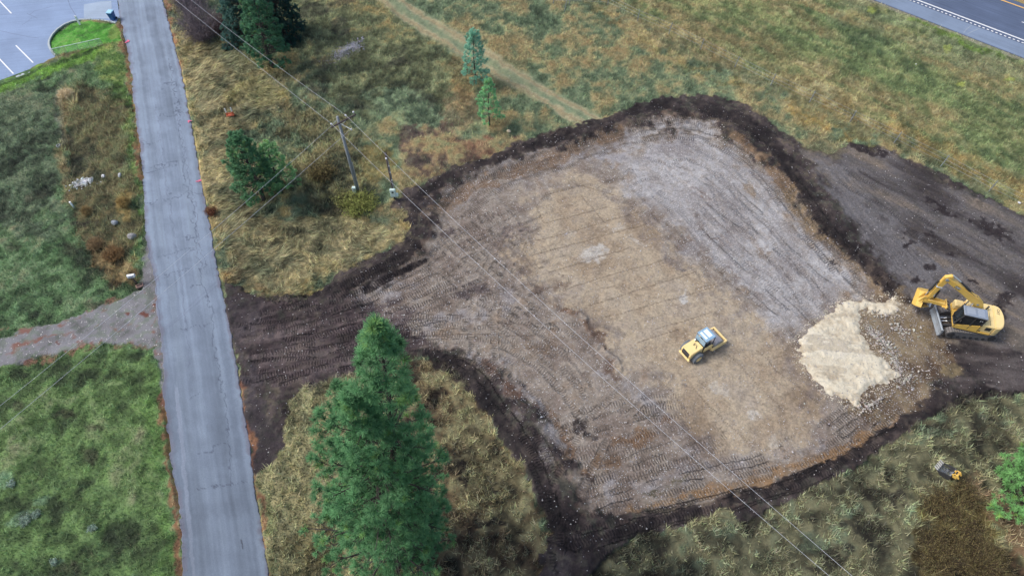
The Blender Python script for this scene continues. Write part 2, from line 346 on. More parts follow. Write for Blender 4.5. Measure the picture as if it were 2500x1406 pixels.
paint(weeds, pal([(58, 58, 52), (94, 84, 64), (122, 104, 72), (88, 100, 66)], mixn(.2, .45, .35)), .9); setf(BL, weeds, .5)
paint(polymask([(200, 590), (250, 570), (335, 640), (345, 690), (290, 685), (235, 640)], 14, .8, .5), pal([(84, 66, 46), (140, 112, 72), (166, 138, 98)], nC), .85)
paint(ell(165, 235, 26, 34, 20), (186, 162, 118), .95); paint(linemask([(150, 260), (152, 330), (145, 380), (160, 440), (165, 500)], 18, 12), (158, 130, 92), .7)
paint(ell(305, 500, 16, 36), (168, 140, 82), .8); paint(ell(200, 545, 50, 10), (66, 58, 56), .7)
setf(BL, ell(165, 235, 26, 34, 20), .9)
paint(linemask([(140, 230), (142, 300), (150, 350)], 16, 10), (110, 112, 108), .5)
# bottom right field
br = polymask([(1310, 1500), (1340, 1330), (1500, 1320), (1800, 1240), (2100, 1130), (2300, 990), (2900, 950), (2900, 1600)], 30, 1.2, .5)
paint(br, pal([(48, 44, 42), (78, 72, 58), (112, 106, 78), (128, 120, 86), (104, 118, 90)], mixn(.15, .45, .4))); setf(BL, br, .35)
for (x, y, rx, ry) in ((2290, 1060, 60, 30), (1980, 1320, 60, 40), (1780, 1290, 40, 24), (2090, 1260, 50, 20), (1660, 1380, 70, 20), (2420, 1030, 50, 20)): paint(ell(x, y, rx, ry, 0, .8, 1.5, .6), (108, 132, 108), .6)
for (x, y, rx, ry) in ((2180, 1200, 60, 24), (2010, 1370, 60, 26), (2090, 1310, 40, 22), (1500, 1360, 60, 30), (2380, 1045, 40, 30), (2310, 1265, 16, 18), (1620, 1330, 60, 20), (1860, 1255, 50, 20)): paint(ell(x, y, rx, ry, 0, .7, 1.5, .8), (52, 46, 44), .75)
bush = polymask([(2250, 1230), (2330, 1160), (2400, 1230), (2440, 1330), (2560, 1420), (2500, 1500), (2230, 1500), (2250, 1330)], 40, 1.2, .6)
paint(bush, pal([(58, 44, 26), (94, 74, 36), (128, 108, 48)], mixn(0, .3, .7)), .9); setf(BL, bush, .5)
paint(polymask([(2380, 1150), (2440, 1240), (2520, 1290), (2620, 1500), (2500, 1400), (2420, 1300), (2370, 1200)], 26, 1, .4), (150, 104, 76), .8)
# island beside the big pines, and the straw strip on their left
isl = polymask([(1020, 870), (1110, 880), (1180, 980), (1250, 1090), (1310, 1230), (1340, 1330), (1310, 1500), (900, 1500), (900, 900)], 14, 1, .6)
paint(isl, pal([(50, 38, 38), (112, 84, 62), (142, 116, 78), (156, 138, 92), (118, 116, 74)], mixn(.1, .5, .45))); setf(BL, isl, .4)
paint(polymask([(1080, 1030), (1180, 1060), (1280, 1180), (1320, 1300), (1240, 1290), (1140, 1180)], 30, 1, .5), pal([(120, 110, 72), (152, 142, 96)], nC), .6)
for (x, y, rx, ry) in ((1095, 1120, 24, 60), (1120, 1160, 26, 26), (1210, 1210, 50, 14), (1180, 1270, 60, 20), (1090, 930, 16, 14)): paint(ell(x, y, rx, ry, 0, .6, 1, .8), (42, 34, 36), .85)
straw = polymask([(625, 1165), (700, 1110), (690, 1010), (735, 935), (830, 905), (960, 900), (900, 1500), (655, 1500), (640, 1290)], 10, .6, .3)
paint(straw, pal([(108, 92, 60), (132, 118, 74), (150, 138, 90), (136, 116, 70)], mixn(.35, .35, .3)))
paint(linemask([(632, 1180), (645, 1290), (662, 1450)], 40, 30, .8, .3), (112, 122, 66), .6); paint(ell(770, 1330, 80, 60), (112, 94, 52), .5)
paint(ell(730, 960, 40, 60), (160, 148, 100), .7); setf(BL, straw, .34)
VEGC = COL.copy()
GAP = np.clip(.12 + .75 * np.maximum(br, isl) + .5 * weeds + .35 * polymask([(620, 270), (760, 260), (860, 300), (900, 450), (880, 520), (760, 520), (690, 430)], 40, 1.5, .5), 0, .9)
_w = np.clip(.42 * gold + .38 * straw + .34 * isl + .3 * br + .2 * hm + .12 * left, 0, .45)[:, None]; COL += (COL.mean(1, keepdims=True) + np.array([2, 4, -4], np.float32) - COL) * _w
COL *= (1 + .08 * (nB - .5) + .26 * (nC - .5) + .08 * (nA - .5))[:, None]
# vehicle trail across the meadow
trail = [(900, -40), (960, 10), (1080, 85), (1190, 150), (1300, 220), (1400, 275), (1445, 300)]
tm_ = linemask(trail, 46, 14, .5, .2)
paint(tm_, (122, 132, 106), .85, .6); setf(VEG, tm_, .5); setf(BL, tm_, .08)
for dx, dy in ((-8, 12), (12, -10)):
    t_ = linemask([(x + dx, y + dy) for x, y in trail], 12, 10, .3, .2); paint(t_, (166, 150, 122), .95, .5); setf(VEG, t_, .10)
VEGC[:] = COL
# --- disturbed dirt
OUTER = [(545, 685), (600, 705), (640, 728), (680, 745), (725, 742), (790, 705), (830, 665), (870, 650), (930, 620), (985, 595), (1000, 560), (990, 520), (950, 500), (1000, 470), (1040, 440), (1100, 415), (1180, 385), (1250, 355), (1330, 330), (1420, 305), (1480, 285), (1560, 255), (1620, 240), (1700, 232), (1760, 240), (1820, 262), (1880, 300), (1925, 330), (1975, 365), (2030, 375), (2075, 352), (2130, 358), (2200, 385), (2280, 415), (2350, 450), (2420, 490), (2500, 535), (2700, 640), (2700, 985), (2500, 965), (2420, 958), (2330, 975), (2260, 1015), (2200, 1062), (2120, 1120), (2040, 1165), (1960, 1205), (1890, 1235), (1840, 1262), (1790, 1270), (1760, 1240), (1720, 1262), (1640, 1290), (1560, 1300), (1510, 1335), (1470, 1370), (1430, 1420), (1400, 1500), (1310, 1500), (1322, 1380), (1345, 1300), (1322, 1240), (1290, 1180), (1262, 1120), (1232, 1070), (1190, 1010), (1150, 960), (1110, 900), (1080, 880), (1040, 868), (1000, 872), (900, 890), (860, 905), (820, 920), (770, 932), (735, 945), (712, 985), (700, 1020), (697, 1070), (690, 1110), (650, 1150), (627, 1165), (600, 1080), (560, 780)]
INNER = [(1085, 470), (1150, 432), (1250, 397), (1350, 362), (1450, 335), (1550, 312), (1600, 300), (1700, 304), (1760, 325), (1830, 365), (1900, 415), (1950, 475), (2000, 545), (2060, 610), (2120, 660), (2180, 712), (2240, 740), (2330, 830), (2290, 930), (2240, 990), (2180, 1040), (2100, 1095), (2000, 1145), (1900, 1180), (1800, 1200), (1700, 1225), (1600, 1250), (1520, 1262), (1450, 1250), (1425, 1200), (1390, 1130), (1350, 1070), (1310, 1000), (1280, 960), (1245, 915), (1180, 878), (1100, 848), (1020, 838), (960, 800), (890, 770), (870, 730), (890, 700), (960, 665), (1020, 640), (1060, 600), (1062, 550), (1060, 510)]
mo = polymask(OUTER, 4, .4, .35); mi = polymask(INNER, 34, 1.0, .35); PAD = mo > .5
PATH_N = fbm(X, Y, 1.2, 3, 12)
paint(mo, pal([(44, 37, 40), (60, 51, 53), (80, 69, 70), (98, 86, 86)], mixn(.2, .4, .4))); setf(ROCK, mo, .04)
# brown subsoil band, then the stony pad
paint(polymask([(x, y) for x, y in INNER], 70, 1.4, .4), pal([(112, 90, 79), (140, 114, 98), (130, 107, 93)], nB), .75)
paint(mi, pal([(124, 107, 101), (146, 130, 124), (164, 151, 145), (154, 131, 116)], mixn(.3, .4, .3)), .92); setf(ROCK, mi, .34)
grey = polymask([(1480, 390), (1560, 330), (1700, 318), (1790, 360), (1880, 430), (1960, 560), (2080, 680), (2000, 760), (1930, 820), (1860, 780), (1740, 660), (1620, 540), (1560, 470)], 70, 1.5, .4)
paint(grey, pal([(148, 139, 143), (170, 164, 171), (190, 186, 195)], mixn(.3, .5, .25)), .9); setf(ROCK, grey, .62)
for P_ in ([(1100, 480), (1250, 425), (1420, 370)], [(1240, 700), (1180, 760), (1050, 800)], [(1180, 880), (1270, 950), (1330, 1050), (1350, 1100)], [(1500, 1200), (1650, 1160), (1800, 1110), (2000, 1060)], [(1480, 900), (1560, 960), (1700, 1080)], [(960, 680), (880, 740), (1000, 700)], [(1440, 400), (1560, 370), (1680, 350)]):
    m_ = linemask(P_, 22, 40, 1.6, .4); paint(m_, pal([(138, 128, 132), (164, 158, 168)], nC), .7); setf(ROCK, m_, .55)
tan = polymask([(1290, 500), (1330, 450), (1400, 425), (1480, 440), (1540, 510), (1600, 560), (1680, 650), (1790, 740), (1850, 790), (1925, 850), (2015, 980), (1960, 1060), (1870, 1095), (1760, 1100), (1700, 1020), (1640, 940), (1560, 900), (1480, 820), (1400, 740), (1290, 660), (1260, 590)], 75, 1.3, .4)
paint(tan, pal([(150, 128, 109), (172, 150, 130), (187, 167, 147), (176, 160, 149)], mixn(.4, .4, .2)), .95); setf(ROCK, tan, .13)
for (x, y, rx, ry, a) in ((1440, 622, 44, 22, .8), (1686, 707, 22, 18, 1), (1520, 560, 26, 14, .5), (1860, 1020, 20, 16, .6), (1770, 950, 30, 24, .5), (1560, 590, 26, 10, .5), (1400, 560, 20, 12, .3), (1900, 1060, 30, 14, .4)):
    m_ = ell(x, y, rx, ry, 0, .7, 1, .6); paint(m_, (198, 190, 190), a); setf(ROCK, m_, .8, a)
for (x, y, rx, ry, rot, c) in ((1390, 760, 60, 16, 40, (112, 84, 72)), (1460, 820, 70, 18, 45, (92, 70, 62)), (1500, 900, 60, 16, 50, (104, 80, 68)), (1430, 1030, 26, 22, 60, (54, 46, 48)), (1440, 1060, 20, 16, 0, (56, 48, 50)), (1330, 700, 60, 14, -25, (108, 88, 80)),
        (1560, 1060, 110, 26, -25, (128, 96, 74)), (1480, 1130, 80, 30, -30, (120, 92, 72)), (1440, 1170, 20, 14, 0, (72, 58, 56)), (1600, 1190, 70, 9, -10, (82, 74, 56)), (1680, 1155, 50, 9, -25, (78, 70, 48)), (1390, 1090, 26, 60, 0, (122, 92, 74)), (1350, 1010, 20, 50, -30, (124, 98, 82)),
        (1150, 700, 60, 22, -15, (92, 80, 84)), (1250, 560, 60, 16, -20, (124, 108, 108)), (1100, 560, 30, 18, 0, (74, 62, 66)), (1720, 470, 40, 10, 40, (128, 108, 104)), (1740, 560, 70, 10, 45, (128, 114, 112)), (1840, 460, 40, 12, 50, (150, 128, 110)), (1850, 600, 60, 12, 45, (140, 122, 112)), (1800, 680, 90, 12, 45, (130, 116, 114)), (1640, 620, 60, 9, 50, (122, 110, 112)), (1240, 780, 60, 14, 5, (142, 124, 118)), (1330, 830, 90, 16, 10, (134, 112, 98))):
    paint(ell(x, y, rx, ry, rot, .8, 1, .5), c, .8)
# tan and brown inner shoulder round the edge
for P_, c in (([(1070, 500), (1180, 445), (1300, 405), (1420, 350), (1520, 320)], (134, 106, 86)), ([(1790, 330), (1880, 390), (1930, 470)], (132, 104, 82)), ([(1930, 470), (1990, 545), (2090, 650), (2160, 710)], (140, 116, 92)), ([(1560, 1245), (1680, 1205), (1800, 1185), (1920, 1150), (2080, 1085), (2200, 1010)], (150, 114, 82)), ([(1190, 890), (1250, 940), (1290, 1000)], (104, 76, 64))):
    paint(linemask(P_, 20, 22, .9, .5), c, .85)
# black topsoil roll along the cut, patches of topsoil
for P_, wd in (([(1000, 540), (1030, 480), (1080, 440), (1180, 400), (1260, 372), (1360, 340), (1450, 305), (1560, 272), (1650, 250)], 24), ([(1700, 258), (1800, 290), (1880, 340), (1940, 420), (2000, 520), (2060, 590), (2120, 650), (2180, 700), (2225, 730)], 34), ([(1060, 872), (1110, 895), (1180, 960), (1240, 1040), (1300, 1120), (1340, 1220), (1370, 1310)], 50), ([(1370, 1340), (1500, 1310), (1620, 1270), (1700, 1245)], 30), ([(1780, 1215), (1900, 1190), (2050, 1130), (2150, 1070), (2230, 1010), (2290, 960)], 34), ([(640, 740), (760, 740), (850, 690), (960, 640), (1010, 600)], 34), ([(1040, 640), (960, 665), (900, 700)], 16), ([(2240, 1000), (2340, 965), (2480, 950)], 50)):
    paint(linemask(P_, wd * .85, 8, .45, .4), pal([(34, 28, 31), (47, 40, 43), (66, 56, 58)], mixn(0, .5, .5)), .92); setf(ROCK, linemask(P_, wd, 12), .05)
# entrance: purple black soil with lighter wheel lanes
paint(polymask([(560, 720), (740, 760), (860, 720), (1000, 760), (1040, 830), (900, 890), (760, 930), (700, 960), (600, 940)], 50, 1, .4), pal([(62, 51, 55), (88, 74, 78), (110, 95, 98)], fbm(X, Y, .5, 3, 13, ang=.28, stretch=8)), .9)
paint(polymask([(560, 700), (640, 740), (600, 830), (640, 960), (690, 1040), (680, 1110), (640, 1150), (610, 1100), (560, 760)], 30, 1, .5), pal([(62, 54, 60), (86, 77, 84)], nB), .8)
# right-hand stripped ground
rt = polymask([(1960, 362), (2030, 380), (2075, 356), (2200, 390), (2350, 455), (2500, 540), (2700, 650), (2700, 960), (2420, 950), (2300, 820), (2200, 700), (2100, 580), (2010, 450)], 14, .8, .4)
rst = fbm(X, Y, 1.5, 4, 14, ang=-.75, stretch=5)
paint(rt, pal([(64, 57, 60), (86, 79, 83), (107, 101, 106), (118, 108, 108), (136, 120, 110)], np.clip(.65 * rst + .35 * nD, 0, 1)), .95); setf(ROCK, rt, .05)
paint(polymask([(1990, 400), (2060, 420), (2130, 500), (2250, 600), (2330, 680), (2240, 700), (2120, 600), (2040, 490)], 40, 1, .3), (120, 115, 122), .8)
for (x, y, rx, ry, rot) in ((2265, 577, 16, 8, 10), (2215, 592, 18, 8, 20), (2208, 570, 9, 5, 0), (2380, 690, 24, 9, 30), (2330, 620, 20, 6, 20), (2270, 650, 16, 12, 0), (2430, 760, 26, 12, 20), (2120, 370, 60, 9, 20), (2300, 500, 60, 12, 30), (2420, 560, 70, 16, 30), (2460, 740, 30, 20, 0), (2040, 640, 24, 8, 40), (2240, 680, 20, 12, 0)):
    paint(ell(x, y, rx, ry, rot, .5, .6, .6), (46, 38, 42), .85)
paint(polymask([(2290, 830), (2460, 850), (2600, 850), (2600, 960), (2440, 945), (2330, 960), (2270, 900)], 26, .8, .4), pal([(46, 40, 44), (70, 60, 62), (98, 88, 90)], fbm(X, Y, .7, 3, 15, ang=-.1, stretch=5)), .85)
paint(ell(2010, 355, 70, 26, 20, .6), (120, 108, 84), .6)
# dug ground around the limestone
paint(polymask([(2100, 730), (2200, 715), (2280, 790), (2330, 860), (2300, 950), (2230, 1000), (2130, 1030), (2060, 990)], 26, .8, .5), pal([(84, 66, 54), (124, 104, 84), (150, 132, 108)], mixn(0, .5, .5)), .9)
setf(ROCK, polymask([(2100, 730), (2200, 715), (2280, 790), (2330, 860), (2300, 950), (2230, 1000), (2130, 1030), (2060, 990)], 26), .45)
paint(ell(2245, 800, 60, 18, 35), (132, 112, 86), .7); paint(ell(2330, 905, 30, 18), (150, 130, 96), .7)
# roller lines on the compacted patch
RL = [[(1330, 540), (1480, 500)], [(1230, 600), (1400, 560), (1560, 512)], [(1300, 620), (1480, 570), (1580, 545)], [(1340, 660), (1540, 600)], [(1380, 700), (1640, 625)], [(1440, 740), (1700, 660)], [(1480, 770), (1770, 690)], [(1600, 800), (1740, 758)], [(1560, 830), (1660, 800)], [(1700, 700), (1790, 680)], [(1690, 940), (1760, 1010), (1840, 1090)], [(1780, 860), (1850, 930), (1920, 1000)], [(1850, 850), (1900, 900), (2000, 980)], [(1640, 950), (1720, 1050)], [(1560, 880), (1640, 950)], [(1330, 470), (1310, 500), (1330, 540)], [(1330, 470), (1420, 448), (1500, 470)], [(1420, 470), (1480, 540)], [(1170, 770), (1230, 820), (1420, 940)], [(1180, 740), (1300, 830), (1360, 870)], [(990, 770), (1200, 775), (1360, 800)], [(1000, 812), (1180, 812), (1330, 815)]]
for P_ in RL:
    m_ = linemask(P_, 1.0, 2.0, .12, .05); paint(m_, (84, 68, 60), .75, 0); HZ -= m_ * .03
for k in range(46):   # fine dry scuffs
    x0 = random.uniform(1250, 1900); y0 = 560 + (x0 - 1250) * .62 + random.uniform(-110, 110); L_ = random.uniform(30, 110)
    paint(linemask([(x0, y0), (x0 + L_, y0 - L_ * .29)], 1, 2, .3, .1), (110, 90, 78) if k % 2 else (178, 164, 150), .4)
VEG *= (1 - ss(.3, .6, mo)); _g = COL.mean(1, keepdims=True); _k = (mo * .12)[:, None]; COL += ((_g - COL) + np.array([1, -1, 2], np.float32)) * _k
# --- cleat tracks
def poly_arc(P): return np.concatenate([[0], np.cumsum(np.hypot(*(P[1:] - P[:-1]).T))])
def resample(P, n):
    P = np.array(P, float); s = poly_arc(P); t = np.linspace(0, s[-1], n); return np.stack([np.interp(t, s, P[:, 0]), np.interp(t, s, P[:, 1])], 1)
BX0, BY0 = xs.searchsorted(-72 + 1e-6), ys.searchsorted(7 + 1e-6)
tr_rng = random.Random(3)
def track(worldP, width, strength=1.0, chev=.6, rut=.02, dark=None):
    """one crawler lane along a world polyline"""
    P = worldP; s0 = poly_arc(P)
    i0, i1 = np.searchsorted(xs, [P[:, 0].min() - 1, P[:, 0].max() + 1]); j0, j1 = np.searchsorted(ys, [P[:, 1].min() - 1, P[:, 1].max() + 1])
    ii = (np.arange(i0, i1)[:, None] * NY + np.arange(j0, j1)[None, :]).ravel()
    if not len(ii): return
    x, y = X[ii] + (w1[ii]) * .2, Y[ii] + (w2[ii]) * .2; bd = np.full(len(ii), 1e9); bs = np.zeros(len(ii)); bt = np.zeros(len(ii))
    for i in range(len(P) - 1):
        e = P[i + 1] - P[i]; L = math.hypot(*e)
        if L < 1e-6: continue
        e = e / L; rx, ry = x - P[i, 0], y - P[i, 1]; t = rx * e[0] + ry * e[1]; tc_ = np.clip(t, 0, L)
        d = np.hypot(rx - tc_ * e[0], ry - tc_ * e[1]); c = rx * -e[1] + ry * e[0]
        u = d < bd; bd[u] = d[u]; bs[u] = (s0[i] + tc_)[u]; bt[u] = c[u]
    k = bd < width / 2 + .05; ii = ii[k]; bs = bs[k]; bt = bt[k]; bd = bd[k]
    g = PAD[ii]; ii = ii[g]; bs = bs[g]; bt = bt[g]; bd = bd[g]
    gate = ss(.15, .38, fbm(X[ii], Y[ii], 2.0, 2, 20 + tr_rng.randrange(8)))
    m = ss(0, .1, width / 2 - bd) * strength * gate
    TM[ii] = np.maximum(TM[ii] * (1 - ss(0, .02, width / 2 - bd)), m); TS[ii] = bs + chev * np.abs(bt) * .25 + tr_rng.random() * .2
    HZ[ii] -= rut * ss(0, .08, width / 2 - bd)
    edge = np.exp(-((bd - width / 2) / .07) ** 2); HZ[ii] += edge * .02 * (.4 + .6 * gate)
    if dark is not None: COL[ii] = COL[ii] * (1 - .25 * m[:, None] * dark)
def w2(P): return P
w2 = fbm(X, Y, 2.6, 4, 2) - .5
def toworld(P): return np.array([tuple(W(a, b))[:2] for a, b in P])
def family(A, B, n, width=.5, strength=1., jit=.25, f0=0, f1=1, chev=.6, nseg=16, shuffle=True, trim=.25):
    A = toworld(resample(A, nseg)); B = toworld(resample(B, nseg)); order = list(range(n))
    if shuffle: tr_rng.shuffle(order)
    for k in order:
        a = f0 + (f1 - f0) * (k + .5) / n; j1 = tr_rng.uniform(-jit, jit) / n; j2 = tr_rng.uniform(-jit, jit) / n
        t = np.linspace(0, 1, nseg)[:, None]; f = a + j1 * (1 - t) + j2 * t
        P = A * (1 - f) + B * f; s0 = int(tr_rng.uniform(0, trim) * nseg); s1 = nseg - int(tr_rng.uniform(0, trim) * nseg)
        if s1 - s0 > 3: track(P[s0:s1], width, strength * tr_rng.uniform(.55, 1), chev * tr_rng.choice((-1, 1)))
family([(2000, 400), (2120, 480), (2300, 600), (2500, 720)], [(2080, 365), (2250, 420), (2420, 500), (2600, 610)], 14, .5, .3, 1.5)
family([(2000, 420), (2100, 560), (2200, 680), (2300, 760)], [(2060, 390), (2250, 560), (2400, 700), (2560, 800)], 14, .5, .25, 1.5)
family([(1450, 400), (1560, 520), (1740, 700), (1960, 900)], [(1640, 320), (1800, 400), (1960, 560), (2160, 740)], 26, .5, .6, 1.2, trim=.45)
family([(560, 735), (750, 760), (900, 700), (1050, 610), (1130, 545), (1300, 460), (1450, 425)], [(590, 940), (760, 925), (900, 870), (1050, 835), (1250, 830), (1450, 850)], 26, .52, .95, 1.0, trim=.4)
family([(1060, 620), (1200, 560), (1350, 480)], [(1000, 830), (1200, 800), (1420, 800)], 16, .52, .9, 1.6, trim=.4)
family([(1010, 520), (1100, 620), (1220, 700), (1300, 800)], [(1200, 450), (1280, 540), (1330, 620), (1400, 760)], 10, .52, .7, 1.6, trim=.4)
family([(1000, 800), (1150, 820), (1290, 900), (1380, 1010)], [(1100, 700), (1250, 740), (1400, 850), (1500, 980)], 8, .5, .6, 1.2, trim=.4)
family([(1340, 1030), (1460, 990), (1600, 960), (1700, 960)], [(1420, 1230), (1560, 1190), (1700, 1140), (1800, 1090)], 13, .55, 1, .5, trim=.1)
family([(1400, 1240), (1550, 1170), (1750, 1120), (1900, 1080), (2060, 1000)], [(1440, 1260), (1600, 1245), (1800, 1195), (1960, 1150), (2200, 1040)], 9, .5, 1, .3, trim=.1)
family([(2000, 1030), (2040, 990), (2080, 960)], [(2120, 1080), (2200, 1020), (2230, 980)], 5, .5, .9, .4, trim=.1)
family([(1000, 560), (1045, 490), (1100, 445), (1250, 385), (1420, 330), (1560, 285), (1700, 262), (1820, 300), (1920, 390), (2010, 520), (2100, 620), (2220, 735)], [(1120, 560), (1150, 520), (1250, 450), (1400, 400), (1500, 365), (1600, 335), (1700, 335), (1780, 370), (1870, 450), (1960, 570), (2060, 690), (2140, 760)], 9, .55, 1, .3, nseg=30, trim=.15)
family([(700, 740), (800, 715), (900, 660), (1000, 610)], [(700, 765), (820, 745), (920, 700), (1040, 640)], 3, .55, 1, .2, trim=.1)
family([(600, 800), (760, 790), (900, 740)], [(620, 830), (780, 815), (930, 770)], 2, .55, 1, .2, trim=.05)
family([(640, 935), (800, 890), (960, 855)], [(700, 945), (840, 905), (1000, 868)], 2, .55, 1, .2, trim=.05)
family([(1080, 875), (1170, 950), (1240, 1050), (1300, 1150), (1335, 1260), (1350, 1400)], [(1110, 850), (1200, 895), (1290, 1000), (1350, 1110), (1400, 1210), (1430, 1330)], 7, .55, 1, .3, trim=.1)
family([(1360, 1400), (1480, 1330), (1620, 1290), (1800, 1250), (1960, 1195), (2150, 1100)], [(1400, 1290), (1520, 1270), (1660, 1240), (1800, 1205), (1960, 1160), (2130, 1070)], 5, .55, 1, .3, trim=.1)
def pair(P, gauge=1.9, wd=.5, st=1.0):
    Q_ = toworld(resample(P, 24)); tg = np.gradient(Q_, axis=0); tg /= np.linalg.norm(tg, axis=1, keepdims=True); nn = np.stack([-tg[:, 1], tg[:, 0]], 1)
    for sg in (-1, 1): track(Q_ + nn * sg * gauge / 2, wd, st * .6, .5 * sg, .02)
for P_ in ([(600, 850), (760, 820), (900, 790), (1040, 790), (1220, 800), (1400, 830)], [(590, 800), (720, 770), (860, 720), (1000, 660), (1120, 600), (1280, 520), (1420, 470)], [(620, 900), (760, 868), (900, 840), (1060, 830), (1200, 850), (1320, 930), (1400, 1040)], [(1020, 560), (1090, 640), (1190, 720), (1320, 780), (1440, 880)],
           [(1180, 870), (1180, 760), (1200, 680), (1260, 560)], [(1380, 1210), (1420, 1120), (1460, 1040), (1540, 960)], [(1480, 470), (1560, 420), (1680, 400), (1760, 440), (1800, 540)], [(1560, 390), (1700, 440), (1860, 560), (1980, 720)], [(1330, 1290), (1420, 1330), (1540, 1300)], [(2040, 420), (2180, 500), (2330, 620), (2460, 740)]): pair(P_)
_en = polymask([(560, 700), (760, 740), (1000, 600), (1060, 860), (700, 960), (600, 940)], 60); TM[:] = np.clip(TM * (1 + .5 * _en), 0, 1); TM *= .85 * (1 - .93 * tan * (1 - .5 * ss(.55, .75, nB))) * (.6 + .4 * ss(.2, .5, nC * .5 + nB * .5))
# relief: pad a little lower than the meadow, a rolled bank of topsoil along the cut
HZ += -.28 * mi + .16 * mo * (1 - mi) * (.4 + nB) * (1 - .8 * rt) + mo * (nC - .5) * .05 * (1 - .7 * rt) + mo * (1 - mi) * v1 * .10 * (1 - .75 * rt)
HZ += (1 - mo) * ((nA - .5) * .35 + (nB - .5) * .16 + (nC - .5) * .08)
HZ += linemask([(1390, 750), (1440, 800), (1480, 850), (1530, 900)], 12, 14, 1, .5) * (nC * .25) * mi
# --- driveway
DRIVE = [(-160, 880), (-60, 850), (0, 824), (50, 804), (120, 786), (200, 762), (270, 742), (320, 722), (345, 700), (352, 640), (354, 571), (400, 560), (410, 980), (398, 990), (385, 900), (372, 852), (300, 840), (240, 838), (160, 852), (80, 872), (0, 896), (-60, 918), (-160, 960)]
md = polymask(DRIVE, 6, .3, .3); DRV = (md > .5) & ~PAD
paint(md, pal([(120, 116, 122), (140, 137, 146), (154, 151, 161)], mixn(.2, .4, .4)))
for P_ in ([(0, 858), (120, 820), (230, 798), (330, 790)], [(0, 822), (120, 786), (220, 760), (320, 724)], [(60, 874), (200, 846), (330, 846), (370, 850)], [(345, 700), (372, 745), (380, 850), (392, 900)]):
    m_ = linemask(P_, 9, 10, .8, .5) * ss(.35, .6, nC); paint(m_, (138, 92, 82), .8)
for (x, y, r) in ((375, 745, 12), (305, 765, 8), (350, 770, 12), (140, 832, 5)): paint(ell(x, y, r, r * .6) * md, (112, 62, 52), .8)
setf(ROCK, md, .16); VEG *= (1 - ss(.3, .7, md)); HZ = HZ * (1 - md) - md * .02
# red-brown needle drift by the road edges
for P_, wd in (([(296, 66), (308, 150), (322, 230), (328, 270), (340, 384), (347, 450)], 14), ([(398, 0), (424, 106), (440, 179)], 10), ([(400, 960), (412, 1080), (425, 1180), (437, 1290), (441, 1450)], 17), ([(585, 950), (610, 1068), (622, 1148), (640, 1276), (664, 1450)], 14)):
    m_ = linemask(P_, wd, 8, .5, .4); paint(m_, pal([(116, 78, 66), (156, 110, 84)], nC), .85); VEG *= (1 - .8 * m_)
# --- asphalt and highway footprints keep the vegetation off
ROADL = [(262, -150), (285, 0), (301, 80), (320, 173), (330, 278), (344, 384), (350, 450), (353, 546), (357, 600), (366, 642), (378, 693), (385, 770), (397, 898), (400, 988), (413, 1100), (432, 1220), (441, 1260), (449, 1406), (458, 1560), (470, 1760)]
ROADR = [(358, -150), (398, 0), (426, 106), (445, 179), (458, 256), (477, 352), (493, 448), (512, 546), (524, 612), (533, 665), (544, 712), (560, 790), (580, 898), (589, 956), (608, 1068), (618, 1148), (637, 1276), (659, 1406), (684, 1560), (720, 1760)]
mroad = polymask(ROADL + ROADR[::-1], 6, .05, .05); VEG *= (mroad < .2)
LOTP = [(137, 141), (125, 128), (119, 113), (121, 99), (129, 85), (142, 72), (158, 62), (176, 54), (196, 50), (219, 50), (250, 52), (282, 60), (290, 40), (262, -150), (-500, -150), (-500, 420), (-120, 250), (0, 197), (80, 167)]
mlot = polymask(LOTP, 4, 0, 0); VEG *= (mlot < .3); VEG *= 1 - linemask([(136, 146), (80, 175), (33, 192), (0, 205), (-120, 259), (-300, 343)], 13, 2, 0, 0)
mlawn = polymask([(137, 138), (126, 124), (122, 110), (125, 98), (133, 85), (150, 71), (170, 60), (196, 54), (240, 56), (282, 62), (296, 80), (300, 105), (262, 112), (200, 128)], 5, .1, .1)
LAWN = (mlawn > .5) & (mlot < .5) & (mroad < .5)
paint(mlawn, pal([(64, 122, 40), (78, 142, 50), (96, 156, 64)], nC)); paint(ell(285, 85, 20, 26), (128, 128, 70), .6); setf(BL, mlawn, .1)
paint(linemask([(-60, 232), (0, 210), (70, 183), (150, 155), (215, 134), (256, 116)], 5, 5, .2, .2), (44, 66, 34), .9)  # shade below the mown edge, painted as a dark green strip
HWE = [W(2129, 0), W(2500, 144)]; hd = (HWE[1] - HWE[0]).normalized(); hn = Vector((-hd.y, hd.x, 0)); hn = hn if hn.x > 0 else -hn
hdist = (X - HWE[0].x) * hn.x + (Y - HWE[0].y) * hn.y
VEG *= (hdist < -.35) | (hdist > 13); HZ *= 1 - ss(-1, 0, hdist) * (hdist < 16)
paint(((hdist > -.55) & (hdist < .2)).astype(np.float32), (158, 150, 142), .8); paint((hdist > 11.4).astype(np.float32), (176, 150, 110), .9)
HZ *= 1 - ss(0, .6, np.maximum(mroad, mlot)); HZ -= .05 * (mroad > .5)
PATHZ = (tm_ > .45) & ~PAD
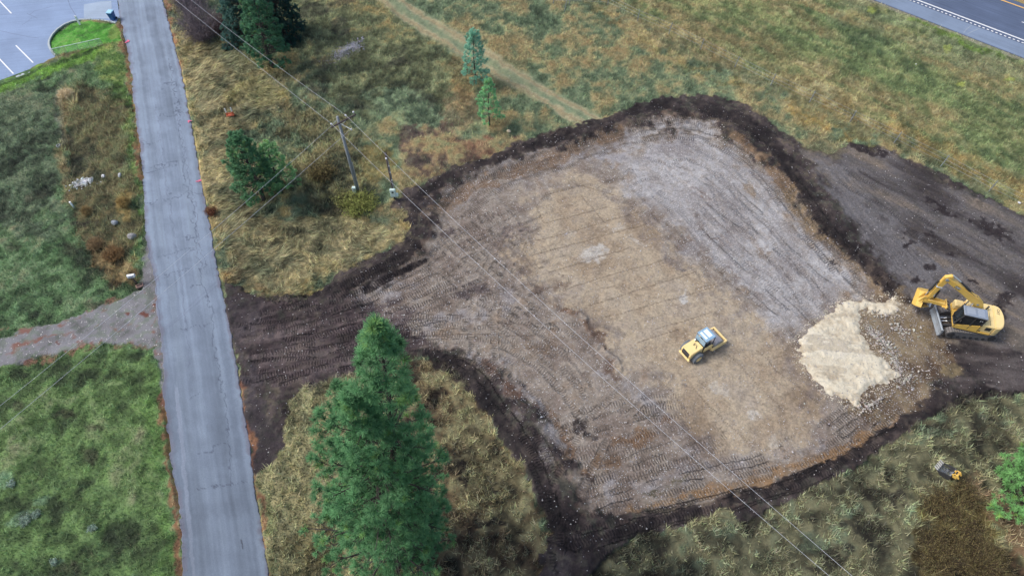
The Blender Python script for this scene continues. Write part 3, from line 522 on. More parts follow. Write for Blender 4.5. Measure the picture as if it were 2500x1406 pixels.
# ------------------------------------------------------------------ build ground objects from the grid
far = (np.abs(X) > 72) | (Y > 84) | (Y < 7)
HZ[far] *= .3; VEG[far] = 0
COL = COL * (1 - .0) ; DL = 1.0
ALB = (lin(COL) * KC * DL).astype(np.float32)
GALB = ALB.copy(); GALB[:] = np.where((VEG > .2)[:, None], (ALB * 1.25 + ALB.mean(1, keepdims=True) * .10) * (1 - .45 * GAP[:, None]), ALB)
Vg = np.stack([X, Y, HZ], 1)
I = np.arange(NX * NY).reshape(NX, NY)
Q = np.stack([I[:-1, :-1], I[1:, :-1], I[1:, 1:], I[:-1, 1:]], -1).reshape(-1, 4)
zone = np.zeros(len(X), np.int8); zone[PAD] = 1; zone[DRV] = 2; zone[PATHZ & (zone == 0)] = 3; zone[LAWN & (zone == 0)] = 4
qz = zone[Q[:, 0]]
def cut(name, z, mat, attrs):
    F = Q[qz == z]; u, inv = np.unique(F, return_inverse=True)
    return tag(npmesh(name, Vg[u], inv.reshape(-1, 4), mat, None, {k: a[u] for k, a in attrs.items()}, True), kind='structure')
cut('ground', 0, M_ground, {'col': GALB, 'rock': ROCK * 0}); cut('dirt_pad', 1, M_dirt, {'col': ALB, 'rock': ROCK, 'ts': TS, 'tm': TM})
cut('gravel_driveway', 2, M_drive, {'col': ALB, 'rock': ROCK}); cut('field_path', 3, M_ground, {'col': GALB, 'rock': ROCK * 0 + .02}); cut('lawn', 4, M_ground, {'col': GALB, 'rock': ROCK * 0})
def gidx(x, y):
    i = np.clip(np.searchsorted(xs, x) - 1, 0, NX - 1); j = np.clip(np.searchsorted(ys, y) - 1, 0, NY - 1); return i * NY + j
def gz(x, y): return float(HZ[gidx(np.array([x]), np.array([y]))[0]])
def G(px, py, dz=0.0):
    p = W(px, py); return Vector((p.x, p.y, gz(p.x, p.y) + dz))
# ------------------------------------------------------------------ grass: blades as real geometry, one object per kind of cover
def blades(name, n, sel_lo, sel_hi, label, width=.032, seed=1, wind=-.5):
    r = np.random.default_rng(seed)
    x = r.uniform(-70, 70, n); y = r.uniform(7, 84, n); gi = gidx(x, y)
    cl0 = fbm(x, y, .75, 3, 36 + seed); k = (r.random(n) < VEG[gi] * (1 - GAP[gi] * (1 - ss(.40, .58, cl0)))) & (BL[gi] >= sel_lo) & (BL[gi] < sel_hi) & (PX[gi] > -160) & (PX[gi] < 2660) & (PY[gi] > -120) & (PY[gi] < 1560)
    x = x[k]; y = y[k]; gi = gi[k]; cl0 = cl0[k]; n = len(x)
    clump = fbm(x, y, .24, 2, 40 + seed); clump2 = fbm(x, y, 1.3, 2, 44 + seed)
    L = BL[gi] * (.35 + 1.1 * clump) * r.uniform(.6, 1.25, n)
    a = r.uniform(0, 2 * np.pi, n); lk = LEANK[gi]
    wa = wind + (fbm(x, y, 3.0, 3, 30) - .5) * 2.2
    dx = np.cos(a) * (1 - lk * .75) + np.cos(wa) * lk * 1.0; dy = np.sin(a) * (1 - lk * .75) + np.sin(wa) * lk * 1.0
    lean = r.uniform(.35, 1.1, n) + lk * .9
    tipz = L / np.sqrt(1 + lean ** 2); tx = dx * lean * tipz; ty = dy * lean * tipz
    wd = width * r.uniform(.6, 1.5, n) * (1 + .5 * (BL[gi] > .3)); b = r.uniform(0, 2 * np.pi, n); bx = np.cos(b) * wd; by = np.sin(b) * wd
    z0 = HZ[gi]
    V = np.empty((n, 3, 3), np.float32)
    V[:, 0] = np.stack([x - bx, y - by, z0], 1); V[:, 1] = np.stack([x + bx, y + by, z0], 1); V[:, 2] = np.stack([x + tx, y + ty, z0 + tipz], 1)
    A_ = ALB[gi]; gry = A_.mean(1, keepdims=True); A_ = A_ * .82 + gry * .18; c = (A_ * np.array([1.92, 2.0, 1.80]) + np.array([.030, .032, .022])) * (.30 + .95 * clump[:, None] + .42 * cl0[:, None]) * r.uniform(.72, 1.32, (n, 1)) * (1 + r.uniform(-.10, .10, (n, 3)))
    pale = (r.random(n) < .10 * (clump2 > .45))[:, None]; c = np.where(pale, c * .5 + np.array([.22, .19, .12]) * .6, c)
    c3 = np.repeat(np.clip(c, 0, 1).astype(np.float32), 3, 0)
    o = npmesh(name, V.reshape(-1, 3), np.arange(3 * n).reshape(-1, 3), M_grass, None, {'col': c3})
    return tag(o, label, 'grass', kind='stuff')
blades('meadow_grass', 1500000, .12, .45, 'mixed green and straw coloured meadow grass around the dirt pad', .021, 1)
blades('tall_grass', 1300000, .45, 1.5, 'tall golden dry grass bent over beside the paved road', .014, 2)
blades('lawn_grass', 500000, .05, .12, 'short bright green mown lawn in the curbed island and along the trail', .02, 3)
# ------------------------------------------------------------------ asphalt
def asphalt(name, col, ang=0, streak=.18, rough=.85, cracks=False, attr=False):
    m, nt, b = basemat(name, rough, .3); L = nt.links
    ge = N(nt, 'ShaderNodeNewGeometry'); mp = N(nt, 'ShaderNodeMapping'); mp.vector_type = 'TEXTURE'
    mp.inputs['Rotation'].default_value = (0, 0, ang); mp.inputs['Scale'].default_value = (9.0, .30, 1); L.new(ge.outputs['Position'], mp.inputs[0])
    n1 = N(nt, 'ShaderNodeTexNoise', i_Scale=1.0, i_Detail=4.0); L.new(mp.outputs[0], n1.inputs['Vector'])
    n2 = N(nt, 'ShaderNodeTexNoise', i_Scale=11.0, i_Detail=3.0, i_Roughness=.8); L.new(ge.outputs['Position'], n2.inputs['Vector'])
    n3 = N(nt, 'ShaderNodeTexNoise', i_Scale=.35, i_Detail=4.0); L.new(ge.outputs['Position'], n3.inputs['Vector'])
    a1 = N(nt, 'ShaderNodeMapRange'); a1.inputs['From Min'].default_value = .3; a1.inputs['From Max'].default_value = .7; a1.inputs['To Min'].default_value = 1 - streak; a1.inputs['To Max'].default_value = 1 + streak; L.new(n1.outputs[0], a1.inputs[0])
    a2 = N(nt, 'ShaderNodeMapRange'); a2.inputs['From Min'].default_value = .3; a2.inputs['From Max'].default_value = .7; a2.inputs['To Min'].default_value = .88; a2.inputs['To Max'].default_value = 1.12; L.new(n2.outputs[0], a2.inputs[0])
    a3 = N(nt, 'ShaderNodeMapRange'); a3.inputs['From Min'].default_value = .3; a3.inputs['From Max'].default_value = .7; a3.inputs['To Min'].default_value = .9; a3.inputs['To Max'].default_value = 1.1; L.new(n3.outputs[0], a3.inputs[0])
    k = N(nt, 'ShaderNodeMath', operation='MULTIPLY'); L.new(a1.outputs[0], k.inputs[0]); L.new(a2.outputs[0], k.inputs[1])
    k2 = N(nt, 'ShaderNodeMath', operation='MULTIPLY'); L.new(k.outputs[0], k2.inputs[0]); L.new(a3.outputs[0], k2.inputs[1])
    v = N(nt, 'ShaderNodeVectorMath', operation='SCALE'); L.new(k2.outputs[0], v.inputs['Scale'])
    if attr:
        a = N(nt, 'ShaderNodeAttribute', attribute_name='col'); L.new(a.outputs['Color'], v.inputs[0])
    else: v.inputs[0].default_value = col
    L.new(v.outputs[0], b.inputs['Base Color'])
    bp = N(nt, 'ShaderNodeBump', i_Strength=.25, i_Distance=.02); L.new(n2.outputs[0], bp.inputs['Height']); L.new(bp.outputs[0], b.inputs['Normal'])
    return m
def mk(c): return tuple(float(q) for q in alb(c))
rdir = W(560, 790) - W(445, 179); rang = math.atan2(rdir.y, rdir.x)
M_road = asphalt('road_asphalt', None, rang, .09, attr=True)
Lw = toworld(ROADL); Rw = toworld(ROADR)
yy = np.arange(84, 2.0, -.09); o_ = np.argsort(Lw[:, 1]); r_ = np.argsort(Rw[:, 1])
lx = np.interp(yy, Lw[o_, 1], Lw[o_, 0]); rx = np.interp(yy, Rw[r_, 1], Rw[r_, 0])
def smooth(a, k=41): return np.convolve(np.pad(a, k // 2, mode='edge'), np.ones(k) / k, 'valid')
lx = smooth(lx); rx = smooth(rx)
nt_ = 120; T_ = np.linspace(0, 1, nt_)
le = lx + (fbm(lx, yy, .7, 3, 50) - .5) * .22; re_ = rx + (fbm(rx, yy, .5, 3, 51) - .5) * .16
RX = le[:, None] * (1 - T_) + re_[:, None] * T_; RY = np.repeat(yy[:, None], nt_, 1)
rxx, ryy = RX.ravel(), RY.ravel(); rt_ = np.tile(T_, len(yy)); rsn = np.repeat(np.arange(len(yy)) * .09, nt_)
RPX, RPY = PR(rxx, ryy)
base = pal([(128, 139, 163), (143, 155, 181), (155, 168, 194)], fbm(rt_ * 5, rsn, 1.1, 3, 52, 0, 1) * .35 + fbm(rt_ * 9, rsn * .04, .8, 3, 53) * .65)
def rline(pts, wdt, colr, a, wob=.5, seed=60):
    P = np.array(pts, float); mg = 30
    idx = np.nonzero((RPX > P[:, 0].min() - mg) & (RPX < P[:, 0].max() + mg) & (RPY > P[:, 1].min() - mg) & (RPY < P[:, 1].max() + mg))[0]
    if not len(idx): return
    x_ = RPX[idx] + (fbm(rxx[idx], ryy[idx], .6, 3, seed) - .5) * 26 * wob; y_ = RPY[idx] + (fbm(rxx[idx], ryy[idx], .6, 3, seed + 1) - .5) * 26 * wob
    d = segdist(x_.astype(np.float32), y_.astype(np.float32), P.astype(np.float32), False)
    m = np.clip((wdt / 2 - d) / 1.5 + .7, 0, 1)[:, None] * min(1, a * 1.0); base[idx] = base[idx] * (1 - m) + np.array(colr) * m
edge_n = fbm(rxx, ryy, .8, 3, 54)
e1 = ss(.07, .0, rt_ + (edge_n - .5) * .08)[:, None] if False else (1 - ss(0, .08, rt_ + (edge_n - .5) * .06))[:, None]
e2 = (1 - ss(0, .06, 1 - rt_ + (edge_n - .5) * .05))[:, None]
base = base * (1 - .6 * np.maximum(e1, e2)) + np.array([128, 122, 142]) * .6 * np.maximum(e1, e2)
for t0, wd_, a in ((.24, .08, .10), (.72, .08, .10)): base *= (1 - a * np.exp(-((rt_ - t0) / wd_) ** 2) * .6)[:, None]
rline([(418, 150), (426, 208), (438, 290), (452, 390), (454, 450), (470, 514), (476, 570), (483, 626), (499, 700), (515, 754), (525, 834), (531, 898), (544, 956), (555, 998), (557, 1084), (566, 1148), (562, 1186)], .8, (76, 80, 102), .7, .45)
rline([(436, 260), (446, 350), (470, 470), (482, 560), (500, 650)], .5, (82, 86, 108), .6, .4, 62)
rline([(380, 250), (400, 400), (424, 560), (446, 720), (464, 900)], .5, (94, 98, 122), .45, .3, 64)
for p in ([(390, 214), (430, 208)], [(386, 282), (420, 279), (458, 272)], [(347, 420), (400, 408), (440, 400)], [(358, 497), (410, 484), (458, 470), (500, 468)], [(394, 631), (440, 614), (482, 604)], [(400, 674), (450, 662), (512, 650)], [(432, 810), (470, 802), (512, 796)], [(477, 1108), (520, 1098), (556, 1083)], [(480, 1197), (540, 1186), (602, 1177)], [(460, 972), (492, 956)], [(450, 585), (476, 577)], [(470, 700), (500, 694)], [(345, 352), (400, 345)]):
    rline(p, .7, (76, 80, 102), .65, .5, 66 + len(p))
rline([(380, 826), (430, 786), (480, 744), (532, 696)], .8, (116, 120, 148), .55, .05); rline([(392, 812), (445, 766), (500, 714), (530, 688)], .6, (118, 122, 150), .5, .05)
rline([(432, 950), (440, 1040), (450, 1150), (462, 1270), (474, 1406), (486, 1520)], 9, (168, 176, 202), .55, .15)
rline([(361, 590), (370, 650), (382, 700), (388, 770), (396, 900)], 3, (112, 116, 140), .6, .2)
rline([(590, 1318), (593, 1338)], 3, (80, 84, 100), .8, .1)
base *= (1 - .13 * ss(400, 1300, RPY))[:, None]  # lens vignette painted into the asphalt, darker towards the near end
hcr = .03 + .05 * (1 - (2 * rt_ - 1) ** 2)
RI = np.arange(len(yy) * nt_).reshape(len(yy), nt_); RF = np.stack([RI[:-1, :-1], RI[1:, :-1], RI[1:, 1:], RI[:-1, 1:]], -1).reshape(-1, 4)
hcr[rt_ < .001] = -.06; hcr[rt_ > .999] = -.06
road = tag(npmesh('road', np.stack([rxx, ryy, hcr], 1), RF, M_road, None, {'col': (lin(base) * KC).astype(np.float32)}, True), kind='structure')
def flat(name, pts, z, mat, parent=None, world=False):
    P = [Vector(p) if world else W(*p) for p in pts]
    m = MB(); m.add([(p.x, p.y, z) for p in P] + [(p.x, p.y, z - .01) for p in P], [tuple(range(len(P))), tuple(range(2 * len(P) - 1, len(P) - 1, -1))] + [(i, i + len(P), (i + 1) % len(P) + len(P), (i + 1) % len(P)) for i in range(len(P))])
    return m.build(name, mat, parent)
def strip(p, q, wd, z, dz=.004):
    p = Vector(p[:2]); q = Vector(q[:2]); d = (q - p).normalized(); n = Vector((-d.y, d.x)) * wd / 2
    return [(p + n).to_3d() + Vector((0, 0, z)), (q + n).to_3d() + Vector((0, 0, z)), (q - n).to_3d() + Vector((0, 0, z)), (p - n).to_3d() + Vector((0, 0, z))]
def stripmb(m, p, q, wd, z):
    v = strip(p, q, wd, z); m.add(v, [(0, 1, 2, 3)])
M_pink = paintmat('pink_survey_paint', mk((255, 120, 160)), .8, dirt=.2)
for j, (x, y) in enumerate(((311, 103), (462, 298), (488, 443))):
    mm = MB()
    for a in range(4):
        r_a = random.random() * 3; c = W(x, y); q = Vector((math.cos(r_a), math.sin(r_a), 0)) * (.28 if j == 0 else .16); stripmb(mm, c - q + Vector((random.uniform(-.2, .2), random.uniform(-.2, .2), 0)), c + q, .09 if j else .13, .094 + a * .001)
    mm.build('pink_mark', M_pink, road)
# parking lot
M_lot = asphalt('lot_asphalt', mk((150, 168, 208)), math.radians(10), .07); M_conc = paintmat('pale_concrete', mk((196, 204, 214)), .9, dirt=.3, dirtcol=(.2, .19, .18), scale=4)
lot = tag(flat('parking_lot', [p if p not in ((290, 40), (262, -150), (282, 60)) else {(290, 40): (292, 40), (262, -150): (264, -150), (282, 60): (294, 62)}[p] for p in LOTP], .02, M_lot), kind='structure')
M_white = paintmat('white_road_paint', (.72, .72, .70), .7, dirt=.35, dirtcol=(.3, .3, .32), scale=9)
for a, b in (((0, 5), (28, 34)), ((39, 112), (81, 154)), ((0, 146), (33, 181))):
    mm = MB(); stripmb(mm, W(*a) if a[0] else W(a[0] - 30, a[1] - 32), W(*b), .14, .025); mm.build('parking_line', M_white, lot)
M_apron = asphalt('pale_patch', mk((174, 188, 216)), 0, .05); flat('patched_asphalt', [(205, 12), (240, 6), (272, 3), (274, 46), (236, 46), (205, 46)], .026, M_apron, lot)
M_dark = paintmat('crack_sealant', mk((112, 122, 156)), .7, dirt=.2)
mm = MB()
for P_ in ([(166, 0), (172, 18), (186, 40)], [(0, 76), (30, 83), (70, 91), (95, 94)], [(66, 34), (84, 42), (92, 46)], [(72, 38), (84, 28), (110, 22), (128, 16)], [(54, 62), (70, 52), (78, 44)], [(0, 38), (22, 36), (40, 36)]):
    for a, b in zip(P_[:-1], P_[1:]): stripmb(mm, W(*a), W(*b), .05, .0235)
mm.build('asphalt_crack', M_dark, lot)
def sweep(pts, wd, h, z0=-.02):
    P = [Vector((p.x, p.y, 0)) for p in pts]; vs = []; fs = []
    for i, p in enumerate(P):
        t = (P[min(i + 1, len(P) - 1)] - P[max(i - 1, 0)]).normalized(); n = Vector((-t.y, t.x, 0)) * wd / 2
        for k, (s_, z) in enumerate(((-1, z0), (-1, h - .02), (-.8, h), (.8, h), (1, h - .02), (1, z0))): vs.append(p + n * s_ + Vector((0, 0, z)))
    for i in range(len(P) - 1):
        for k in range(5): fs.append((i * 6 + k, i * 6 + k + 1, i * 6 + k + 7, i * 6 + k + 6))
    fs.append(tuple(range(6))); fs.append(tuple(range((len(P) - 1) * 6, len(P) * 6)))
    return MB().add(vs, fs)
kp = resample([(138, 138), (130, 130), (123, 120), (120, 111), (121, 100), (128, 87), (140, 74), (157, 62), (176, 54), (196, 50), (220, 50), (250, 52), (284, 58)], 60)
tag(sweep([W(*p) for p in kp], .22, .15).build('kerb', M_conc), kind='structure')
tag(sweep([W(*p) for p in resample([(134, 144), (80, 172), (33, 189), (0, 202), (-120, 256), (-300, 340)], 30)], .55, .035).build('concrete_edging', M_conc), kind='structure')
# highway
hA = HWE[0] - hd * 300; hB = HWE[1] + hd * 300; ha = math.atan2(hd.y, hd.x)
def hstrip(name, d0, d1, z, mat, parent=None, s0=0, s1=1):
    a = hA + (hB - hA) * s0; b = hA + (hB - hA) * s1
    return flat(name, [a + hn * d0, b + hn * d0, b + hn * d1, a + hn * d1], z, mat, parent, True)
M_hw = asphalt('highway_asphalt', mk((98, 110, 142)), ha, .16); M_sh = asphalt('shoulder_asphalt', mk((138, 152, 182)), ha, .08); M_inner = asphalt('dark_asphalt', mk((84, 97, 132)), ha, .1)
hw = tag(hstrip('highway', -.02, 11.4, .03, M_hw), kind='structure')
hstrip('shoulder', .1, 2.75, .036, M_sh, hw); wl = (W(2300, 27) - HWE[0]).dot(hn); rl = (W(2300, 33) - HWE[0]).dot(hn)
wl = (W(2236, 0) - HWE[0]).dot(hn); rl = (W(2218, 0) - HWE[0]).dot(hn); yl = (W(2441, 0) - HWE[0]).dot(hn)
hstrip('edge_line', wl - .1, wl + .1, .042, M_white, hw)
M_yel = paintmat('yellow_road_paint', (.75, .42, .10), .7, dirt=.3, scale=9); hstrip('yellow_line', yl - .1, yl + .1, .042, M_yel, hw)
hstrip('inner_shoulder', yl + .9, 11.35, .036, M_inner, hw)  # inner shoulder in darker asphalt than the lanes
mm = MB(); nrm0 = HWE[0] - hd * 20
for k in range(140):
    a = nrm0 + hd * (k * .5) + hn * (rl); stripmb(mm, a, a + hd * .26, .18, .044)
rum = mm.build('rumble_strip', M_white, hw)
mid = (W(2494, 55) - HWE[0]).dot(hn); sl_ = (W(2494, 55) - HWE[0]).dot(hd)
for k in range(-3, 3):
    a = HWE[0] + hn * mid + hd * (sl_ + k * 12.2); mm = MB(); stripmb(mm, a, a + hd * 3.05, .14, .044); mm.build('lane_dash', M_white, hw)
mm = MB()
for P_ in ([(2352, 82), (2360, 72), (2372, 63)], [(2362, 84), (2374, 78), (2392, 70)]):
    for a, b in zip(P_[:-1], P_[1:]): stripmb(mm, W(*a), W(*b), .10, .041)
mm.build('tyre_scuff', M_sh if False else paintmat('pale_scuff', mk((168, 178, 200)), .8, dirt=.4), hw)
# ------------------------------------------------------------------ stones
ICO = None
def rocks(name, pts, sizes, cols, flatten=.65, seed=0):
    r = np.random.default_rng(seed); n = len(pts)
    t = (1 + 5 ** .5) / 2
    v = np.array([(-1, t, 0), (1, t, 0), (-1, -t, 0), (1, -t, 0), (0, -1, t), (0, 1, t), (0, -1, -t), (0, 1, -t), (t, 0, -1), (t, 0, 1), (-t, 0, -1), (-t, 0, 1)]) / 1.9
    f = np.array([(0, 11, 5), (0, 5, 1), (0, 1, 7), (0, 7, 10), (0, 10, 11), (1, 5, 9), (5, 11, 4), (11, 10, 2), (10, 7, 6), (7, 1, 8), (3, 9, 4), (3, 4, 2), (3, 2, 6), (3, 6, 8), (3, 8, 9), (4, 9, 5), (2, 4, 11), (6, 2, 10), (8, 6, 7), (9, 8, 1)])
    V = v[None] * r.uniform(.72, 1.2, (n, 12, 1)) * np.stack([r.uniform(.8, 1.4, n), r.uniform(.7, 1.1, n), np.full(n, flatten) * r.uniform(.8, 1.2, n)], 1)[:, None]
    a = r.uniform(0, 6.28, n); c, s = np.cos(a)[:, None], np.sin(a)[:, None]
    V = np.stack([V[..., 0] * c - V[..., 1] * s, V[..., 0] * s + V[..., 1] * c, V[..., 2]], -1) * np.asarray(sizes)[:, None, None] + np.asarray(pts)[:, None]
    F = f[None] + (np.arange(n) * 12)[:, None, None]
    return npmesh(name, V.reshape(-1, 3), F.reshape(-1, 3), M_stonev, None, {'col': np.repeat(np.asarray(cols, np.float32), 12, 0)})
M_stonev = blademat('stone', .9, 0)
r = np.random.default_rng(5); n = 60000; x = r.uniform(-30, 60, n); y = r.uniform(12, 72, n); gi = gidx(x, y)
k = (r.random(n) < (ROCK[gi] ** 1.3) * .75) & PAD[gi]; x, y, gi = x[k], y[k], gi[k]; n = len(x)
sz = .018 + .042 * r.random(n) ** 3 + .05 * (r.random(n) < .012)
tone = r.uniform(.55, 1.15, (n, 1)) * np.array([[.44, .42, .41]]) * r.uniform(.93, 1.07, (n, 3))
tag(rocks('loose_stones', np.stack([x, y, HZ[gi] + sz * .2], 1), sz, tone, .6, 3), 'small pale stones strewn across the graded dirt pad', 'stones', kind='stuff')
# limestone fill spread beside the excavator
LP = np.array([(1942, 828), (1970, 795), (2010, 764), (2054, 729), (2090, 724), (2142, 718), (2193, 720), (2217, 757), (2187, 775), (2150, 760), (2112, 764), (2103, 788), (2120, 815), (2142, 845), (2173, 881), (2204, 903), (2225, 915), (2175, 936), (2122, 953), (2112, 978), (2087, 996), (2065, 984), (2023, 962), (1995, 934), (1966, 905), (1948, 867)], np.float32)
lx_ = np.arange(18, 36, .07); ly_ = np.arange(20, 38, .07); LX, LY = np.meshgrid(lx_, ly_, indexing='ij'); sx_, sy_ = LX.ravel(), LY.ravel()
fing = (fbm(sx_, sy_, .5, 3, 70, ang=-.15, stretch=4) - .5)
qx, qy = PR(sx_, sy_); qx = (qx + fing * 13).astype(np.float32); qy = (qy + (fbm(sx_, sy_, 1.0, 3, 71) - .5) * 14).astype(np.float32)
d = segdist(qx, qy, LP, True); ins = np.zeros(len(qx), bool)
for i in range(len(LP)):
    a, b = LP[i], LP[(i + 1) % len(LP)]; ins ^= ((a[1] > qy) != (b[1] > qy)) & (qx < (b[0] - a[0]) * (qy - a[1]) / (b[1] - a[1] + 1e-9) + a[0])
sdm = np.where(ins, d, -d)
f1 = fbm(sx_, sy_, 1.1, 4, 72, ang=-.15, stretch=3); f2 = fbm(sx_, sy_, .35, 3, 73)
hh = ss(-2, 26, sdm) * (.17 + .12 * f1) + (f2 - .5) * .05 * ss(-2, 6, sdm) - .06 + HZ[gidx(sx_, sy_)]
lc = pal([(196, 184, 168), (218, 209, 195), (230, 224, 212), (226, 221, 214)], .15 + .5 * f1 + .35 * f2); edge = (1 - ss(0, 14, sdm + (f2 - .5) * 16))[:, None]; lc = lc * (1 - .45 * edge) + np.array([160, 142, 122]) * .45 * edge
dk_ = ((fbm(sx_, sy_, .6, 3, 74, ang=-.1, stretch=4) > .78) * .25)[:, None]; lc = lc * (1 - dk_) + np.array([140, 126, 112]) * dk_
LI = np.arange(len(sx_)).reshape(LX.shape); LF = np.stack([LI[:-1, :-1], LI[1:, :-1], LI[1:, 1:], LI[:-1, 1:]], -1).reshape(-1, 4); LF = LF[(sdm[LF] > -2).all(1)]
u, inv = np.unique(LF, return_inverse=True)
M_lime = groundmat('crushed_limestone', .8, 9.0, .84, 1.14)
tag(npmesh('limestone_pile', np.stack([sx_, sy_, hh], 1)[u], inv.reshape(-1, 4), M_lime, None, {'col': (lin(lc) * KC * np.array([1.06, .99, .95])).astype(np.float32)[u], 'rock': np.full(len(u), .25, np.float32)}, True), 'pale cream crushed limestone spread in a broad low pile beside the excavator', 'gravel pile')
# rocky rubble along the pile's right side
def scatter_px(shapes, n, seed, kindp=True):
    r = np.random.default_rng(seed); out = []
    for (cx, cy, rx_, ry_, rot, wgt) in shapes:
        m = int(n * wgt); a = r.uniform(0, 6.28, m); q = np.abs(r.normal(0, .62, m)) * 1.15 if kindp else np.sqrt(r.random(m)); u_ = np.cos(a) * q * rx_; v_ = np.sin(a) * q * ry_; c, s = math.cos(math.radians(rot)), math.sin(math.radians(rot))
        for i in range(m): p = W(cx + u_[i] * c - v_[i] * s, cy + u_[i] * s + v_[i] * c); out.append((p.x, p.y))
    return np.array(out)
def rockpile(name, shapes, n, s0, s1, tone, label, cat, kind=None, seed=1, zadd=0.0):
    P = scatter_px(shapes, n, seed); r = np.random.default_rng(seed); sz = s0 + (s1 - s0) * r.random(len(P)) ** 2.2
    z = HZ[gidx(P[:, 0], P[:, 1])] + sz * .15 + zadd * r.random(len(P))
    cc = np.array(tone) * r.uniform(.55, 1.25, (len(P), 1)) * r.uniform(.94, 1.06, (len(P), 3))
    return tag(rocks(name, np.stack([P[:, 0], P[:, 1], z], 1), sz, cc, .75, seed), label, cat, kind=kind)
rockpile('rubble_stones', [(2130, 810, 26, 9, 50, .16), (2160, 830, 40, 14, 50, .22), (2190, 880, 40, 14, 60, .2), (2200, 800, 40, 18, 30, .1), (2170, 760, 40, 20, 0, .08), (2215, 925, 50, 18, -10, .12), (2130, 985, 60, 14, -25, .12)], 1500, .02, .11, (.36, .33, .29), 'loose broken grey and cream rock along the edge of the limestone pile', 'rubble', 'stuff', 2, .1)
_rp = np.random.default_rng(9); _q = resample([tuple(p) for p in LP] + [tuple(LP[0])], 60)
rockpile('limestone_chips', [(float(x), float(y), 12, 8, 0, 1 / 60) for x, y in _q], 1700, .015, .05, (.60, .53, .42), 'cream limestone chips scattered round the rim of the pale pile', 'rubble', 'stuff', 8, .03)
rockpile('concrete_rubble', [(203, 450, 25, 8, -14, 1)], 260, .06, .22, (.60, .62, .62), 'flat heap of white broken concrete in the weeds left of the road', 'rubble heap', None, 3, .12)
rockpile('gravel_heap', [(842, 130, 36, 11, -32, .8), (868, 118, 16, 8, 0, .2)], 1500, .03, .11, (.34, .33, .36), 'small heap of grey gravel dumped in the brushy meadow', 'gravel heap', None, 4, .05)
def boulder(px, py, s, tone, label, seed):
    p = G(px, py); o = rocks('boulder', np.array([[0, 0, s * .35]]), [s], np.array([tone]), .7, seed); o.location = p; md_ = o.modifiers.new('r', 'SUBSURF'); md_.levels = md_.render_levels = 2
    tx_ = bpy.data.textures.new('rk', 'CLOUDS'); tx_.noise_scale = .25; dm = o.modifiers.new('d', 'DISPLACE'); dm.texture = tx_; dm.strength = s * .35; dm.mid_level = .5
    return tag(o, label, 'boulder')
boulder(296, 434, .32, (.34, .35, .36), 'rounded grey boulder in dark weeds near the white rubble', 11)
boulder(282, 545, .50, (.24, .26, .28), 'broad bluish grey boulder half buried in the brown weeds', 12)
boulder(325, 580, .55, (.27, .26, .25), 'large dull brownish boulder by the left road edge above the mailbox', 13)
boulder(1242, 325, .26, (.55, .45, .30), 'small tan boulder on the meadow below the shorter pine', 14)
boulder(2486, 498, .16, (.7, .7, .7), 'small white stone beside the wire fence at the far right', 15)
boulder(2237, 155, .15, (.7, .7, .66), 'small white stone on the green highway bank', 16)
